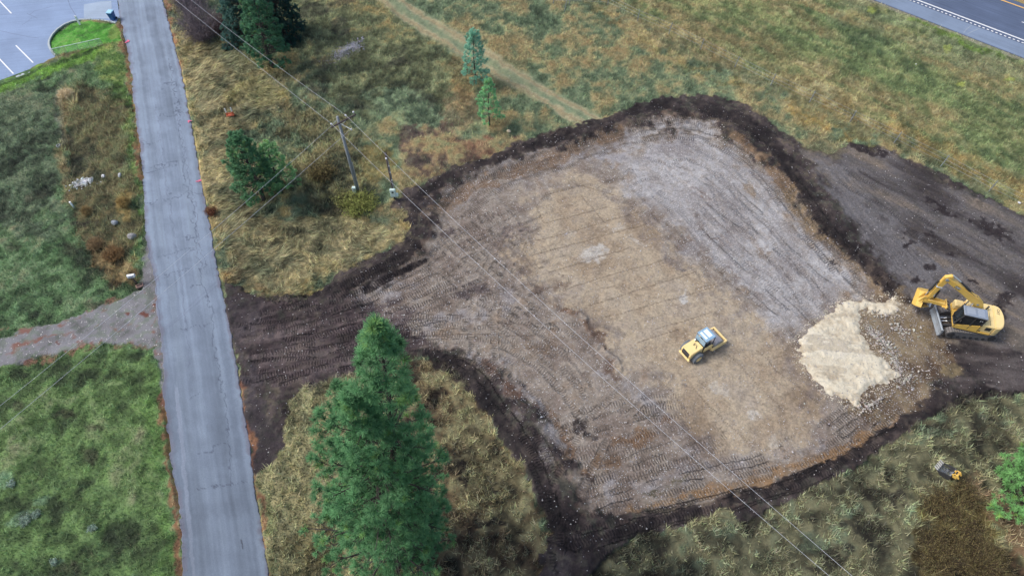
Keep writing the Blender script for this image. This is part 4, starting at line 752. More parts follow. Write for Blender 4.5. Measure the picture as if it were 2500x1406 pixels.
# ------------------------------------------------------------------ trees
def pine(label, base, h, R, n_br, tufts, nl, npt, color, seed, lean=(0, 0), f0=.12, prof=None, droop=0.0, r0=.16, nw=.02, bias=(0, 0), cat='pine tree', name='pine_tree', group=None, bark=None, sub=.30, dirup=.5, tscale=1.0):
    rr = random.Random(seed); rn = np.random.default_rng(seed)
    root = empty(name, base, 0, label, cat, group)
    top = Vector((lean[0], lean[1], h)); prof = prof or (lambda f: (1 - f) ** .75 * (.55 + .45 * min(1, (f - f0) / .25 + .2)))
    def tp(f): return Vector((top.x * f ** 1.3 + .12 * math.sin(f * 7 + seed) * r0 * 4, top.y * f ** 1.3 + .1 * math.cos(f * 6 + seed) * r0 * 4, h * f))
    tk = MB(); tk.tube([tp(f) for f in np.linspace(0, 1, 14)], [r0 * (1 - f) ** .9 + .012 for f in np.linspace(0, 1, 14)], 9)
    bmesh_ = MB(); cen = []; dirs = []; szs = []
    for i in range(n_br):
        f = f0 + (1 - f0) * ((i + rr.random()) / n_br) ** .92; f = min(f, .985)
        a = i * 2.399 + rr.uniform(-.4, .4); hdv = Vector((math.cos(a), math.sin(a), 0))
        L = R * prof(f) * rr.uniform(.7, 1.12) * (1 + bias[0] * hdv.x + bias[1] * hdv.y) + .12
        el = math.radians(-14 + 62 * f ** 1.4 + rr.uniform(-8, 8) - droop * 25)
        b0 = tp(f); d0 = hdv * math.cos(el) + Vector((0, 0, math.sin(el))); pts = []
        for t in (0, .25, .5, .75, 1): pts.append(b0 + d0 * L * t + Vector((0, 0, L * (.22 - .34 * droop) * t * t)) + Vector((rr.uniform(-1, 1), rr.uniform(-1, 1), rr.uniform(-1, 1))) * L * .03)
        br = max(.012, r0 * .32 * (L / R) * (1.1 - f * .5)); bmesh_.tube(pts, [br, br * .8, br * .6, br * .4, br * .2], 5, False)
        nt2 = max(3, int(tufts * (L / R + .12) * rr.uniform(.8, 1.2)))
        for j in range(nt2):
            t = rr.uniform(.28, 1) ** .75 if j else 1.0; seg = min(3, int(t * 4)); u_ = t * 4 - seg; p = pts[seg].lerp(pts[seg + 1], u_)
            side = rr.choice((-1, 1)); sd_ = Vector((-hdv.y, hdv.x, 0)) * side; l2 = 0 if j == 0 else sub * L * (1.15 - t) * rr.uniform(.5, 1.3) + .10 * L ** .5
            d2 = (d0 * rr.uniform(.4, .9) + sd_ * rr.uniform(.2, 1) + Vector((0, 0, rr.uniform(-.1, .55) - droop * .5))).normalized(); q = p + d2 * l2
            if l2 > .15: bmesh_.tube([p, p.lerp(q, .5) + Vector((0, 0, -.03 * l2)), q], [br * .28 + .004, br * .22 + .003, .004], 3, False)
            cen.append(q); dirs.append((d2 + Vector((0, 0, dirup))).normalized()); szs.append(rr.uniform(.6, 1.2))
            if l2 > .5 and rr.random() < .8: cen.append(p.lerp(q, .55)); dirs.append((d2 + Vector((0, 0, dirup))).normalized()); szs.append(rr.uniform(.6, .95))
    for k in range(3): cen.append(tp(1 - .02 * k)); dirs.append(Vector((rr.uniform(-.3, .3), rr.uniform(-.3, .3), 1)).normalized()); szs.append(1)
    cen = np.array(cen); dirs = np.array(dirs); szs = np.array(szs); m = len(cen)
    c = np.repeat(cen, npt, 0); d = np.repeat(dirs, npt, 0); s_ = np.repeat(szs, npt)[:, None] * nl * rn.uniform(.7, 1.1, (m * npt, 1))
    rv = rn.normal(size=(m * npt, 3)); rv /= np.linalg.norm(rv, axis=1, keepdims=True)
    nd = d * .6 + rv * 1.0; nd /= np.linalg.norm(nd, axis=1, keepdims=True)
    sd_ = np.cross(nd, rn.normal(size=(m * npt, 3))); sd_ /= np.linalg.norm(sd_, axis=1, keepdims=True)
    c = c - d * nl * .25 * rn.random((m * npt, 1)); wv = nw * rn.uniform(.7, 1.3, (m * npt, 1))
    V = np.stack([c - sd_ * wv * .5, c + sd_ * wv * .5, c + nd * s_ + sd_ * wv * .35, c + nd * s_ - sd_ * wv * .35], 1).reshape(-1, 3)
    tc = np.array(color) * np.repeat(rn.uniform(.72, 1.3, m), npt)[:, None] * rn.uniform(.8, 1.25, (m * npt, 1)); yel = np.repeat(rn.random(m) < .06, npt)[:, None]; tc = np.where(yel, tc * np.array([1.5, 1.2, .9]), tc)
    tk.build('trunk', bark or M_bark, root, True); bmesh_.build('branches', bark or M_bark, root, True)
    npmesh('crown', V, np.arange(len(V)).reshape(-1, 4), M_needle, root, {'col': np.repeat(np.clip(tc, 0, 1), 4, 0).astype(np.float32)})
    return root
GR1 = (.15, .335, .145); GR2 = (.13, .28, .15); GR3 = (.22, .46, .16)
pb = lambda f: (1 - f) ** .55 * (.74 + .26 * math.sin(f * 31)) * (1 if f > .2 else .8)
pine('tallest ponderosa pine in front whose top reaches up to the dirt entrance', G(1008, 1345), 28.6, 3.8, 200, 11, .31, 62, GR1, 21, lean=(2.1, -.2), f0=.06, prof=pb, r0=.34, nw=.021, bias=(-.05, 0), bark=M_bark, sub=.42)
pine('broad ponderosa pine leaning left against the tallest pine in front', G(975, 1370), 24.6, 4.7, 215, 11, .31, 62, GR1, 22, lean=(1.6, -.1), f0=.06, prof=pb, r0=.34, nw=.021, bias=(-.16, 0), bark=M_bark, sub=.42)
pine('ponderosa pine cut off by the right edge, standing on reddish needles', G(2495, 1225), 9.2, 3.3, 110, 15, .27, 40, GR3, 23, lean=(.3, 0), f0=.10, r0=.17, nw=.028, bias=(-.1, 0), prof=lambda f: (1 - f) ** .6, sub=.42)
pine('dark green pine with forked top between the road and utility pole', G(645, 486), 8.0, 2.5, 100, 13, .25, 36, (.13, .29, .14), 24, lean=(-.1, 0), f0=.14, r0=.19, nw=.034, bark=M_bark, prof=lambda f: (1 - f) ** .5, sub=.42)
pine('lighter yellow green pine close behind the forked dark pine', G(688, 470), 6.0, 1.9, 60, 9, .22, 34, (.28, .52, .22), 25, lean=(.2, .2), f0=.16, r0=.10, nw=.032, prof=lambda f: (1 - f) ** .5, sub=.4)
pine('slender young pine with bare lower stem beside the field path', G(1161, 208), 6.4, 1.6, 70, 9, .22, 26, (.26, .54, .38), 26, f0=.12, r0=.10, nw=.032, prof=lambda f: (1 - f) ** .5, sub=.4)
pine('shorter bright green young pine below the slender one', G(1195, 311), 5.6, 1.3, 54, 8, .20, 26, (.26, .56, .26), 27, f0=.18, r0=.07, nw=.030, prof=lambda f: (1 - f) ** .5, sub=.4)
pine('medium green pine with visible grey trunk in front of the dark spruces', G(668, 168), 10.0, 2.5, 110, 12, .26, 28, (.10, .25, .13), 28, lean=(.1, .3), f0=.12, r0=.2, nw=.042, prof=lambda f: (1 - f) ** .5, sub=.42)
sp_ = dict(droop=.5, nl=.20, npt=20, nw=.05, cat='spruce tree', name='spruce_tree', dirup=0, sub=.4)
pine('blue green spruce behind the bare shrub at the top edge', G(612, 100), 12, R=3.1, n_br=200, tufts=26, color=(.08, .18, .15), seed=29, f0=.03, r0=.2, prof=lambda f: (1 - f) ** .8, **sp_)
pine('very dark spruce at the top edge right of the other evergreens', G(692, 88), 13, R=3.1, n_br=200, tufts=26, color=(.045, .11, .085), seed=30, f0=.03, r0=.2, prof=lambda f: (1 - f) ** .8, **sp_)
# ------------------------------------------------------------------ shrubs
M_twig = blademat('twigs', .9, 0)
def shrub(label, base, rx_, h, nst, col, leafcol=None, nleaf=0, seed=1, leaf=.07, name='shrub', cat='shrub', tw=.014, spread=1.0, group=None):
    rn = np.random.default_rng(seed); root = empty(name, base, 0, label, cat, group); V = []
    def seg(a, b, w0, w1):
        d = b - a; s = np.cross(d, rn.normal(size=3)); s /= np.linalg.norm(s) + 1e-9; V.extend([a - s * w0, a + s * w0, b + s * w1, b - s * w1])
    tips = []
    for i in range(nst):
        a = rn.uniform(0, 6.28); q = math.sqrt(rn.random()); b0 = np.array([math.cos(a) * q * rx_ * .35, math.sin(a) * q * rx_ * .35, 0]); e = np.array([math.cos(a) * q * rx_ * spread, math.sin(a) * q * rx_ * spread, h * rn.uniform(.6, 1.05) * (1 - .35 * q * q)]); p = b0
        for t in (.33, .66, 1):
            nx = b0 + (e - b0) * t + rn.normal(size=3) * .05 * h; seg(p, nx, tw * (1.5 - t), tw * (1.2 - t) + .003)
            for k in range(3):
                ln = h * .3 * rn.uniform(.5, 1.2); dv = (e - b0) / (np.linalg.norm(e - b0) + 1e-6) + rn.normal(size=3) * .7; dv /= np.linalg.norm(dv); st = p + (nx - p) * rn.random(); en = st + dv * ln; en[2] = max(en[2], .03); seg(st, en, tw * .5, .003); tips.append(en)
                for k2 in range(2): e2 = en + rn.normal(size=3) * h * .09; m_ = (st + en) / 2; seg(m_, e2, tw * .35, .003); tips.append(e2)
            p = nx
    V = np.array(V); c = np.array(col) * np.repeat(rn.uniform(.6, 1.4, len(V) // 4), 4)[:, None]
    npmesh('stems', V, np.arange(len(V)).reshape(-1, 4), M_twig, root, {'col': c.astype(np.float32)})
    if nleaf:
        T = np.array(tips); ctr = T[rn.integers(0, len(T), nleaf)] + rn.normal(size=(nleaf, 3)) * .05; ctr[:, 2] = np.maximum(ctr[:, 2], .03)
        u_ = rn.normal(size=(nleaf, 3)); u_ /= np.linalg.norm(u_, axis=1, keepdims=True); v_ = np.cross(u_, rn.normal(size=(nleaf, 3))); v_ /= np.linalg.norm(v_, axis=1, keepdims=True); sz_ = leaf * rn.uniform(.6, 1.3, (nleaf, 1))
        LV = np.stack([ctr - u_ * sz_ * .6, ctr + v_ * sz_ * .4, ctr + u_ * sz_ * .6, ctr - v_ * sz_ * .4], 1).reshape(-1, 3)
        hf = (ctr[:, 2:3] / h); lc_ = np.array(leafcol) * 1.35 * rn.uniform(.6, 1.35, (nleaf, 1)) * rn.uniform(.92, 1.08, (nleaf, 3))
        npmesh('foliage', LV, np.arange(len(LV)).reshape(-1, 4), M_leaf, root, {'col': np.repeat(np.clip(lc_, 0, 1), 4, 0).astype(np.float32)})
    return root
shrub('big leafless purple brown shrub between the road and the spruces', G(500, 92), 2.6, 3.4, 300, (.19, .155, .165), seed=31, tw=.015)
shrub('leafless purple brown shrub touching the top edge above the big shrub', G(470, 18), 2.4, 3.0, 220, (.19, .16, .18), seed=32, tw=.015)
shrub('dark leafless thicket with reddish leaves at the foot of the spruces', G(548, 78), 1.7, 2.2, 200, (.13, .08, .08), (.14, .055, .04), 900, 33)
shrub('yellow green leafy bush at the foot of the tall utility pole', G(880, 505), 1.7, 1.3, 120, (.06, .05, .03), (.24, .26, .07), 7000, 34, .09)
shrub('low yellowing bush just left of the utility pole bush', G(838, 492), 1.1, .9, 80, (.06, .05, .03), (.20, .20, .07), 3000, 35, .08)
shrub('dark bush with dull yellow leaves between the forked pine and the utility pole', G(790, 432), 1.5, 1.3, 130, (.05, .035, .025), (.15, .12, .045), 3800, 36, .085)
shrub('rusty red small bush at the right edge of the paved road', G(517, 520), .55, .7, 60, (.12, .05, .03), (.20, .08, .04), 900, 37, .06)
for j, (x, y, r_s) in enumerate(((2290, 1235, 1.0), (2340, 1300, 1.5), (2290, 1370, 1.3), (2400, 1390, 1.5), (2350, 1210, .9))):
    shrub(['small brown shrub nearest the spare bucket', 'wide brown yellow shrub in the middle of the bottom right thicket', 'brown yellow shrub at the left of the bottom right thicket', 'brown yellow shrub in the bottom right corner thicket by the edge', 'low brown yellow shrub right of the one nearest the spare bucket'][j], G(x, y), r_s, .5 + r_s * .15, int(110 * r_s), (.07, .05, .03), (.15, .12, .05), int(2600 * r_s), 40 + j, .06, spread=1.5, group='brown shrubs in the bottom right corner')
for j, (x, y, rr_, lab) in enumerate(((225, 1290, .32, 'round silvery green sagebrush clump alone in the left meadow'), (60, 1272, .45, 'largest silvery green sagebrush clump near the left edge'), (85, 1255, .35, 'silvery sagebrush clump touching the largest one'), (130, 1370, .25, 'small silvery sagebrush clump near the bottom left'), (28, 1180, .3, 'silvery sagebrush clump at the left edge above the largest one'))):
    shrub(lab, G(x, y), rr_, rr_ * .8, 40, (.2, .22, .18), (.27, .36, .28), 900, 50 + j, .05, cat='sagebrush', name='sagebrush', group='sagebrush clumps in the left meadow')
for j, (x, y, rr_, cc, lab) in enumerate(((165, 240, .75, (.72, .60, .40), 'pale blond tuft of tall dry grass in the left meadow'), (305, 500, .55, (.42, .30, .12), 'golden dry grass tuft beside the road edge weeds'), (215, 520, .4, (.36, .26, .12), 'brownish dry grass tuft right of the white pipe'), (280, 625, .95, (.30, .19, .09), 'broad brown dried weed clump above the mailbox'), (235, 600, .7, (.34, .24, .13), 'tan dried weed clump left of the broad brown one'))):
    for q in range(1): shrub(lab, G(x, y), rr_, .9, int(260 * rr_ + 80), cc, None, 0, 60 + j, name='dry_grass_tuft', cat='dry grass', tw=.02, group='dry grass clumps left of the road')
# ------------------------------------------------------------------ poles and wires
M_pole = paintmat('weathered_pole', (.24, .26, .27), .9, dirt=.5, dirtcol=(.12, .12, .12), scale=5, bump=.4, spec=.15); M_glass = paintmat('porcelain', (.75, .74, .76), .2, dirt=.1)
M_arm = paintmat('dark_timber', (.075, .055, .055), .9, dirt=.5, scale=6); M_galv = paintmat('galvanised_steel', (.38, .42, .44), .45, .4, dirt=.3); M_box = paintmat('pale_green_meter_box', (.55, .68, .62), .5, dirt=.2, dirtcol=(.3, .3, .26))
M_wire = paintmat('aluminium_wire', (.50, .52, .56), .5, .0, dirt=0); M_black = paintmat('black_rubber', (.022, .022, .025), .7, dirt=.3, scale=6)
PB = G(877, 478); pole = empty('utility_pole', PB, 0, 'tall grey timber utility pole with crossarm and white insulators', 'utility pole', 'timber poles beside the dirt pad')
wloc = lambda v: v - PB
ptop = Vector((-.15, .1, 9.6))
MB().tube([(0, 0, -.2), Vector((0, 0, 0)) + ptop * .5, ptop], [.17, .145, .115], 14).build('shaft', M_pole, pole, True)
i1, i2, i3 = W(808, 300, 9.55) - PB, W(843, 279, 9.55) - PB, W(862, 271, 9.55) - PB
i1.z = i2.z = i3.z = 9.42
ad = (i3 - i1).normalized(); aM = Matrix.Rotation(math.atan2(ad.y, ad.x), 4, 'Z')
mid_ = (i1 + i3) / 2; mid_.z = 9.25
MB().box(mid_ + Vector((.12 * ad.y, -.12 * ad.x, 0)), ((i3 - i1).length + .25, .10, .12), M=aM, bev=.01).build('crossarm', M_arm, pole)
bm_ = MB()
for q in (.42, -.42): bm_.tube([mid_ + ad * q * 1.4 + Vector((0, 0, -.02)), ptop * .9 + Vector((0, 0, -.15))], .022, 6)
bm_.build('arm_brace', M_galv, pole)
for p in (i1, i2, i3): MB().lathe([(.03, -.14), (.03, 0), (.085, .01), (.07, .05), (.09, .07), (.06, .11), (.03, .15)], p, 'z', 12).build('insulator', M_glass, pole, True)
lb = W(858, 317, 8.75) - PB; lb2 = W(812, 305, 9.2) - PB
MB().tube([ptop * .93, lb], .035, 8).build('bracket', M_galv, pole); MB().lathe([(.03, -.1), (.07, 0), (.05, .05), (.07, .08), (.03, .14)], lb, 'z', 12).build('insulator', M_glass, pole, True)
MB().tube([ptop * .80, ptop * .98 + Vector((-.1, -.25, 0)), lb2 + Vector((0, 0, .02))], .02, 6).build('jumper_cable', M_galv, pole)
tr_ = MB(); tr_.tube([(.19, -.08, 0), (.17, -.07, 4.5)], .03, 6); tr_.build('conduit', M_galv, pole)
mb_ = MB().box((-.28, -.12, .95), (.36, .26, .85), bev=.03).build('meter_box', M_box, pole); MB().box((-.28, -.255, 1.15), (.2, .02, .2), bev=.005).build('box_door', M_galv, mb_)
P2 = G(965, 489); p2 = empty('utility_pole', P2, 0, 'shorter dark timber pole carrying a pale meter box at the pad edge', 'utility pole', 'timber poles beside the dirt pad')
MB().tube([(0, 0, -.2), (0, .02, 3), (-.05, .05, 5.8)], [.13, .115, .10], 12).build('shaft', M_arm, p2, True)
MB().lathe([(.03, -.1), (.09, -.03), (.10, .04), (.05, .10)], (-.03, -.14, 5.3), 'z', 12).build('floodlight', M_glass, p2, True)
c_ = MB(); c_.tube([(.10, -.12, .2), (.07, -.11, 5.2)], .028, 6); c_.build('conduit', M_galv, p2)
for z in (1.4, 2.6, 3.6, 4.4): MB().box((.08, -.15, z), (.1, .03, .1), bev=.005).build('conduit_clamp', M_glass, p2)
mb_ = MB().box((-.02, -.22, 1.05), (.52, .26, .95), bev=.04).build('meter_box', M_box, p2); MB().lathe([(.11, -.36), (.11, -.34)], (-.02, 0, 1.2), 'y', 16).build('meter_dial', M_black, mb_); MB().box((.33, -.2, .75), (.2, .2, .35), bev=.02).build('junction_box', M_box, p2)
def wire(a, b, sag, label, r=.009):
    pts = []
    for t in np.linspace(0, 1, 50): p = a.lerp(b, t); p.z -= 4 * sag * t * (1 - t); pts.append(p)
    o = MB().tube(pts, r, 5).build('overhead_wire', M_wire, None, True); return tag(o, label, 'power line', 'overhead wires from the utility pole')
wire(PB + i2 + Vector((0, 0, .1)), W(330, -110, 10), .5, 'upper thin pale wire running from the crossarm to the top left')
wire(PB + i1 + Vector((0, 0, .1)), W(270, -130, 9), .25, 'lower thin pale wire running from the crossarm to the top left')
wire(PB + i2 + Vector((0, 0, .1)), W(2100, 1420, 9) + (W(2100, 1420, 9) - PB - i2) * .02, 1.0, 'right hand wire of the pair crossing the dirt pad')
wire(PB + i1 + Vector((0, 0, .1)), W(2290, 1630, 9), 1.25, 'left hand wire of the pair crossing the dirt pad')
wire(PB + lb2, W(-240, 1180, 9), .5, 'upper wire crossing the paved road toward the left edge')
wire(PB + lb + Vector((0, 0, .1)), W(-100, 1130, 9), .25, 'lower wire crossing the paved road toward the left edge')
# ------------------------------------------------------------------ excavator
YEL = paintmat('machine_yellow', (.74, .47, .10), .45, dirt=.35, dirtcol=(.34, .24, .12), scale=2.2); YPALE = paintmat('sun_bleached_yellow', (.80, .60, .26), .5, dirt=.3, dirtcol=(.45, .34, .2), scale=2.5)
STEEL = paintmat('worn_steel', (.30, .34, .38), .45, .3, dirt=.5, dirtcol=(.16, .13, .11), scale=3); STEELB = paintmat('polished_bucket_steel', (.62, .68, .74), .4, .3, dirt=.3, dirtcol=(.35, .33, .32), scale=3)
ROOFG = paintmat('grey_cab_roof', (.20, .24, .30), .5, dirt=.3, dirtcol=(.3, .27, .24)); GLS = paintmat('dark_glass', (.012, .018, .022), .08, dirt=.1, spec=.8); TRK = paintmat('muddy_track_steel', (.13, .125, .125), .75, .1, dirt=.7, dirtcol=(.24, .20, .17), scale=6, bump=.4)
CHROME = paintmat('chrome_rod', (.75, .76, .78), .2, .8, dirt=.1); MBLK = paintmat('machine_black', (.03, .032, .036), .6, dirt=.3)
EXC = Vector((37.75, 30.9, gz(37.75, 30.9)))
ex = empty('excavator', EXC, math.radians(163), 'yellow tracked excavator with raised boom, dozer blade and dark glass cab on bare soil', 'excavator')
def sub(name, mb, mat, parent, rz=0, **k):
    o = mb.build(name, mat, parent, **k)
    if rz: o.rotation_euler = (0, 0, rz)
    return o
UR = math.radians(10)
def tloop(L, hgt, n=6):
    r0 = hgt / 2; pts = []
    for k in range(n + 1): a = -math.pi / 2 + math.pi * k / n; pts.append((L / 2 - r0 + r0 * math.cos(a), r0 + r0 * math.sin(a)))
    for k in range(n + 1): a = math.pi / 2 + math.pi * k / n; pts.append((-L / 2 + r0 + r0 * math.cos(a), r0 + r0 * math.sin(a)))
    return pts
for s_, nm in ((1, 'l'), (-1, 'r')):
    y0 = s_ * 1.0; m = MB(); outer = tloop(3.95, .82); m.prism(tloop(3.85, .72), y0 - .24, y0 + .24)
    m.v = [(v[0], v[1], v[2] + .05) for v in m.v]
    P = np.array(outer + [outer[0]]); s0 = poly_arc(P); npad = 46
    for k in range(npad):
        t = (k + .5) / npad * s0[-1]; x = np.interp(t, s0, P[:, 0]); z = np.interp(t, s0, P[:, 1]); x2 = np.interp((t + .02) % s0[-1], s0, P[:, 0]); z2 = np.interp((t + .02) % s0[-1], s0, P[:, 1])
        a = math.atan2(z2 - z, x2 - x); m.box((x, y0, z), (.15, .52, .07), M=Matrix.Rotation(-a, 4, 'Y')); 
    tk = sub('track', m, TRK, ex, UR)
    for q in range(7): MB().lathe([(.13, y0 + s_ * .24), (.13, y0 + s_ * .29)], (-1.5 + q * .5, 0, .22), 'y', 14).build('track_roller', MBLK, tk)
    for q, nm2 in ((-1.6, 'sprocket'), (1.6, 'idler_wheel')): MB().lathe([(.28, y0 + s_ * .24), (.28, y0 + s_ * .28), (.1, y0 + s_ * .30)], (q, 0, .41), 'y', 20).build(nm2, MBLK, tk)
m = MB().box((0, 0, .55), (1.9, 1.6, .42), bev=.05); m.lathe([(.6, .7), (.6, 1.02)], (0, 0, 0), 'z', 28); sub('carbody', m, MBLK, ex, UR)
m = MB(); m.prism([(2.42, .12), (2.60, .10), (2.50, .35), (2.48, .60), (2.58, .88), (2.50, .93), (2.38, .90), (2.34, .55), (2.36, .3)], -1.28, 1.28); bl = sub('dozer_blade', m, STEEL, ex, UR, bevel=.012)
m = MB().box((2.43, 0, .915), (.05, 2.4, .05), bev=.01); m.build('blade_seam', MBLK, bl)
for y in (-.42, .42):
    m = MB().prism([(.7, .5), (2.36, .3), (2.36, .52), (.7, .78)], y - .09, y + .09); sub('blade_arm', m, MBLK, ex, UR)
m = MB()
for y in (-.15, .15): m.tube([(1.0, y, .9), (1.8, y, .75)], .075, 10)
sub('blade_cylinder', m, MBLK, ex, UR)
m = MB()
for y in (-.15, .15): m.tube([(1.8, y, .75), (2.36, y, .68)], .045, 10)
sub('blade_rod', m, CHROME, ex, UR)
# house
plan = [(1.55, 1.22), (1.55, -1.22), (-1.35, -1.22)] + [(-1.35 - .62 * math.cos(math.radians(a)), 1.22 * math.sin(math.radians(a))) for a in range(-70, 71, 14)] + [(-1.35, 1.22)]
m = MB().prism([p for p in [(1.55, 1.22), (1.55, -1.22), (-1.2, -1.22), (-1.2, 1.22)]], 1.0, 1.2, 'z'); body = m.build('upper_deck', YEL, ex, bevel=.02)
cw = [(-1.2, -1.2)] + [(-1.2 - .78 * math.cos(math.radians(a)) ** .6, 1.2 * math.sin(math.radians(a))) for a in range(-84, 85, 12)] + [(-1.2, 1.2)]
m = MB().prism(cw, 1.02, 2.05, 'z'); cwt = m.build('counterweight', YPALE, ex, bevel=.06)
MB().prism([(p[0] * 1.004 - .004, p[1] * 1.006) for p in cw], 1.3, 1.315, 'z').build('panel_gap', MBLK, cwt)
m = MB().box((-.72, -.0, 1.62), (.98, 2.36, .84), bev=.05); hood = m.build('engine_hood', YPALE, ex)
MB().box((-.82, 1.185, 1.68), (.42, .03, .38), bev=.01).build('side_vent', MBLK, hood)
MB().box((-.35, 1.185, 1.30), (.12, .03, .06)).build('door_latch', MBLK, hood)
m = MB()
m.box((-.45, .1, 2.045), (.02, 1.8, .012)); m.box((-.85, 0, 2.045), (.02, 2.1, .012)); m.build('hood_seam', MBLK, hood)
m = MB().box((1.18, -.86, 1.5), (.75, .66, .62), bev=.09); m.box((.45, -.86, 1.62), (.7, .66, .86), bev=.06); tbx = m.build('toolbox', YPALE, ex)
m = MB().box((-.1, -.75, 1.95), (.42, .42, .35), bev=.05); m.build('fuel_tank_cover', paintmat('pale_orange_panel', (.75, .46, .22), .6, dirt=.2), ex)
MB().tube([(-.65, -.55, 2.0), (-.65, -.55, 2.35), (-.72, -.6, 2.42)], .06, 10).build('exhaust_pipe', MBLK, ex)
m = MB(); m.tube([(1.5, -1.15, 1.8), (1.5, -1.15, 2.15), (.7, -1.15, 2.4), (.1, -1.15, 2.4), (.1, -1.15, 2.0)], .022, 6); m.build('handrail', MBLK, ex)
# cab
prof = [(1.52, 1.2), (1.62, 1.75), (1.40, 2.78), (-.18, 2.78), (-.22, 1.2)]
m = MB().prism(prof, .24, 1.18); cab = m.build('cab', GLS, ex, bevel=.02)
m = MB()
for y in (.22, 1.2):
    for a, b in (((1.52, 1.2), (1.63, 1.75)), ((1.63, 1.75), (1.41, 2.78)), ((-.19, 1.2), (-.19, 2.78)), ((.55, 1.2), (.55, 2.78)), ((1.41, 2.76), (-.2, 2.76))): m.tube([(a[0], y, a[1]), (b[0], y, b[1])], .045, 6)
for z, x in ((1.22, 1.53), (2.74, 1.42)): m.tube([(x, .22, z), (x, 1.2, z)], .045, 6)
m.build('cab_frame', MBLK, cab)
MB().prism([(1.66, 1.15), (1.66, 1.4), (-.25, 1.9), (-.25, 1.15)], 1.19, 1.235).build('cab_skirt', YEL, cab, bevel=.008)
m = MB().box((.62, .71, 2.83), (1.78, 1.0, .10), bev=.04); rf = m.build('cab_roof', ROOFG, cab)
m = MB().box((.98, .71, 2.885), (.62, .62, .03), bev=.012); m.box((.22, .71, 2.885), (.5, .74, .03), bev=.012); m.build('roof_hatch', paintmat('pale_roof_patch', (.27, .31, .37), .5, dirt=.2), rf)
m = MB().box((.70, .70, 1.75), (.5, .5, .12), bev=.04); m.box((.45, .70, 2.05), (.14, .48, .6), bev=.04); m.build('seat', MBLK, cab)
for s_ in (1, -1): MB().box((1.45, 1.28 if s_ > 0 else -1.28, 2.1), (.05, .16, .28), bev=.02).build('mirror', MBLK, ex)
# boom, stick, bucket
BYm = -.12
def beam(name, pts, ths, wd, mat, parent, y=BYm, bevel=.03):
    up = []; lo = []
    for i, p in enumerate(pts):
        a = Vector(pts[max(i - 1, 0)]); b = Vector(pts[min(i + 1, len(pts) - 1)]); d = (b - a).normalized(); nn = Vector((-d.y, d.x)); q = Vector(p); up.append(tuple(q + nn * ths[i] / 2)); lo.append(tuple(q - nn * ths[i] / 2))
    return MB().prism(up + lo[::-1], y - wd / 2, y + wd / 2).build(name, mat, parent, bevel=bevel)
boom = beam('boom', [(.05, 1.45), (.18, 2.3), (.42, 2.95), (.95, 3.40), (1.9, 3.98), (3.0, 4.62), (3.82, 5.08)], [.42, .56, .66, .66, .52, .44, .36], .40, YEL, ex)
for rr_, hw_, xx_, zz_ in ((.10, .215, .55, 3.05), (.13, .24, 3.80, 5.06)): MB().lathe([(rr_, BYm - hw_), (rr_, BYm + hw_)], (xx_, 0, zz_), 'y', 16).build('boom_pin', STEEL, boom)
stick = beam('stick', [(3.55, 5.45), (3.80, 5.15), (3.88, 4.4), (3.93, 3.3), (3.97, 2.25)], [.22, .52, .42, .32, .26], .30, YEL, ex)
MB().box((3.90, BYm, 4.02), (.42, .36, .12), bev=.02).build('stick_collar', STEELB, stick)
m = MB().tube([(1.65, BYm, 4.22), (2.75, BYm, 4.98)], .085, 12); m.build('stick_cylinder', MBLK, boom)
MB().tube([(2.75, BYm, 4.98), (3.56, BYm, 5.50)], .055, 12).build('stick_rod', CHROME, boom)
m = MB()
for y in (BYm - .12, BYm + .12): m.tube([(1.0, y, 3.78), (2.2, y, 4.52)], .02, 5)
m.tube([(1.0, BYm, 3.78), (.7, BYm, 3.55)], .06, 6); m.build('hydraulic_hose', MBLK, boom)
for y in (BYm - .28, BYm + .28):
    MB().tube([(1.15, y, 1.35), (1.05, y, 2.3)], .08, 10).build('boom_cylinder', MBLK, ex); MB().tube([(1.05, y, 2.3), (.98, y, 3.2)], .05, 10).build('boom_rod', CHROME, ex)
MB().tube([(4.22, BYm, 4.6), (4.28, BYm, 3.2)], .085, 12).build('bucket_cylinder', MBLK, stick); MB().tube([(4.28, BYm, 3.2), (4.28, BYm, 2.6)], .05, 10).build('bucket_rod', CHROME, stick)
MB().tube([(3.62, BYm, 3.5), (3.55, BYm, 2.5)], .075, 12).build('thumb_cylinder', MBLK, stick)
lk = MB()
for y in (BYm - .2, BYm + .2): lk.prism([(4.36, 2.66), (4.22, 2.7), (3.9, 2.2), (4.0, 2.1), (4.2, 2.4), (4.45, 1.9), (4.55, 1.95)], y - .03, y + .03)
lk.build('bucket_linkage', YEL, stick, bevel=.01)
bo = [(4.15, 2.05), (4.52, 1.75), (4.62, 1.2), (4.40, .72), (3.98, .48), (3.50, .55), (3.12, .82)]
bi = [(x - .02 if i < 3 else x, z + .05) for i, (x, z) in enumerate(bo)]
def shell(outer, t, y0, y1):
    inn = []; n = len(outer)
    for i, p in enumerate(outer):
        a = Vector(outer[max(i - 1, 0)]); b = Vector(outer[min(i + 1, n - 1)]); d = (b - a).normalized(); nn = Vector((-d.y, d.x)); inn.append(tuple(Vector(p) - nn * t))
    return MB().prism(list(outer) + inn[::-1], y0, y1), inn
y0b, y1b = BYm - .68, BYm + .62
m, inn = shell(bo, -.05, y0b, y1b)
if inn[4][1] < bo[4][1]: m, inn = shell(bo, .05, y0b, y1b)
bk = m.build('bucket', YEL, ex); _ra = math.radians(-52); _pv = Vector((0, BYm, 1.95)); _M = Matrix.Translation(_pv) @ Matrix.Rotation(_ra, 4, 'X') @ Matrix.Translation(-_pv)
bk.location = _M.to_translation(); bk.rotation_euler = (_ra, 0, 0)
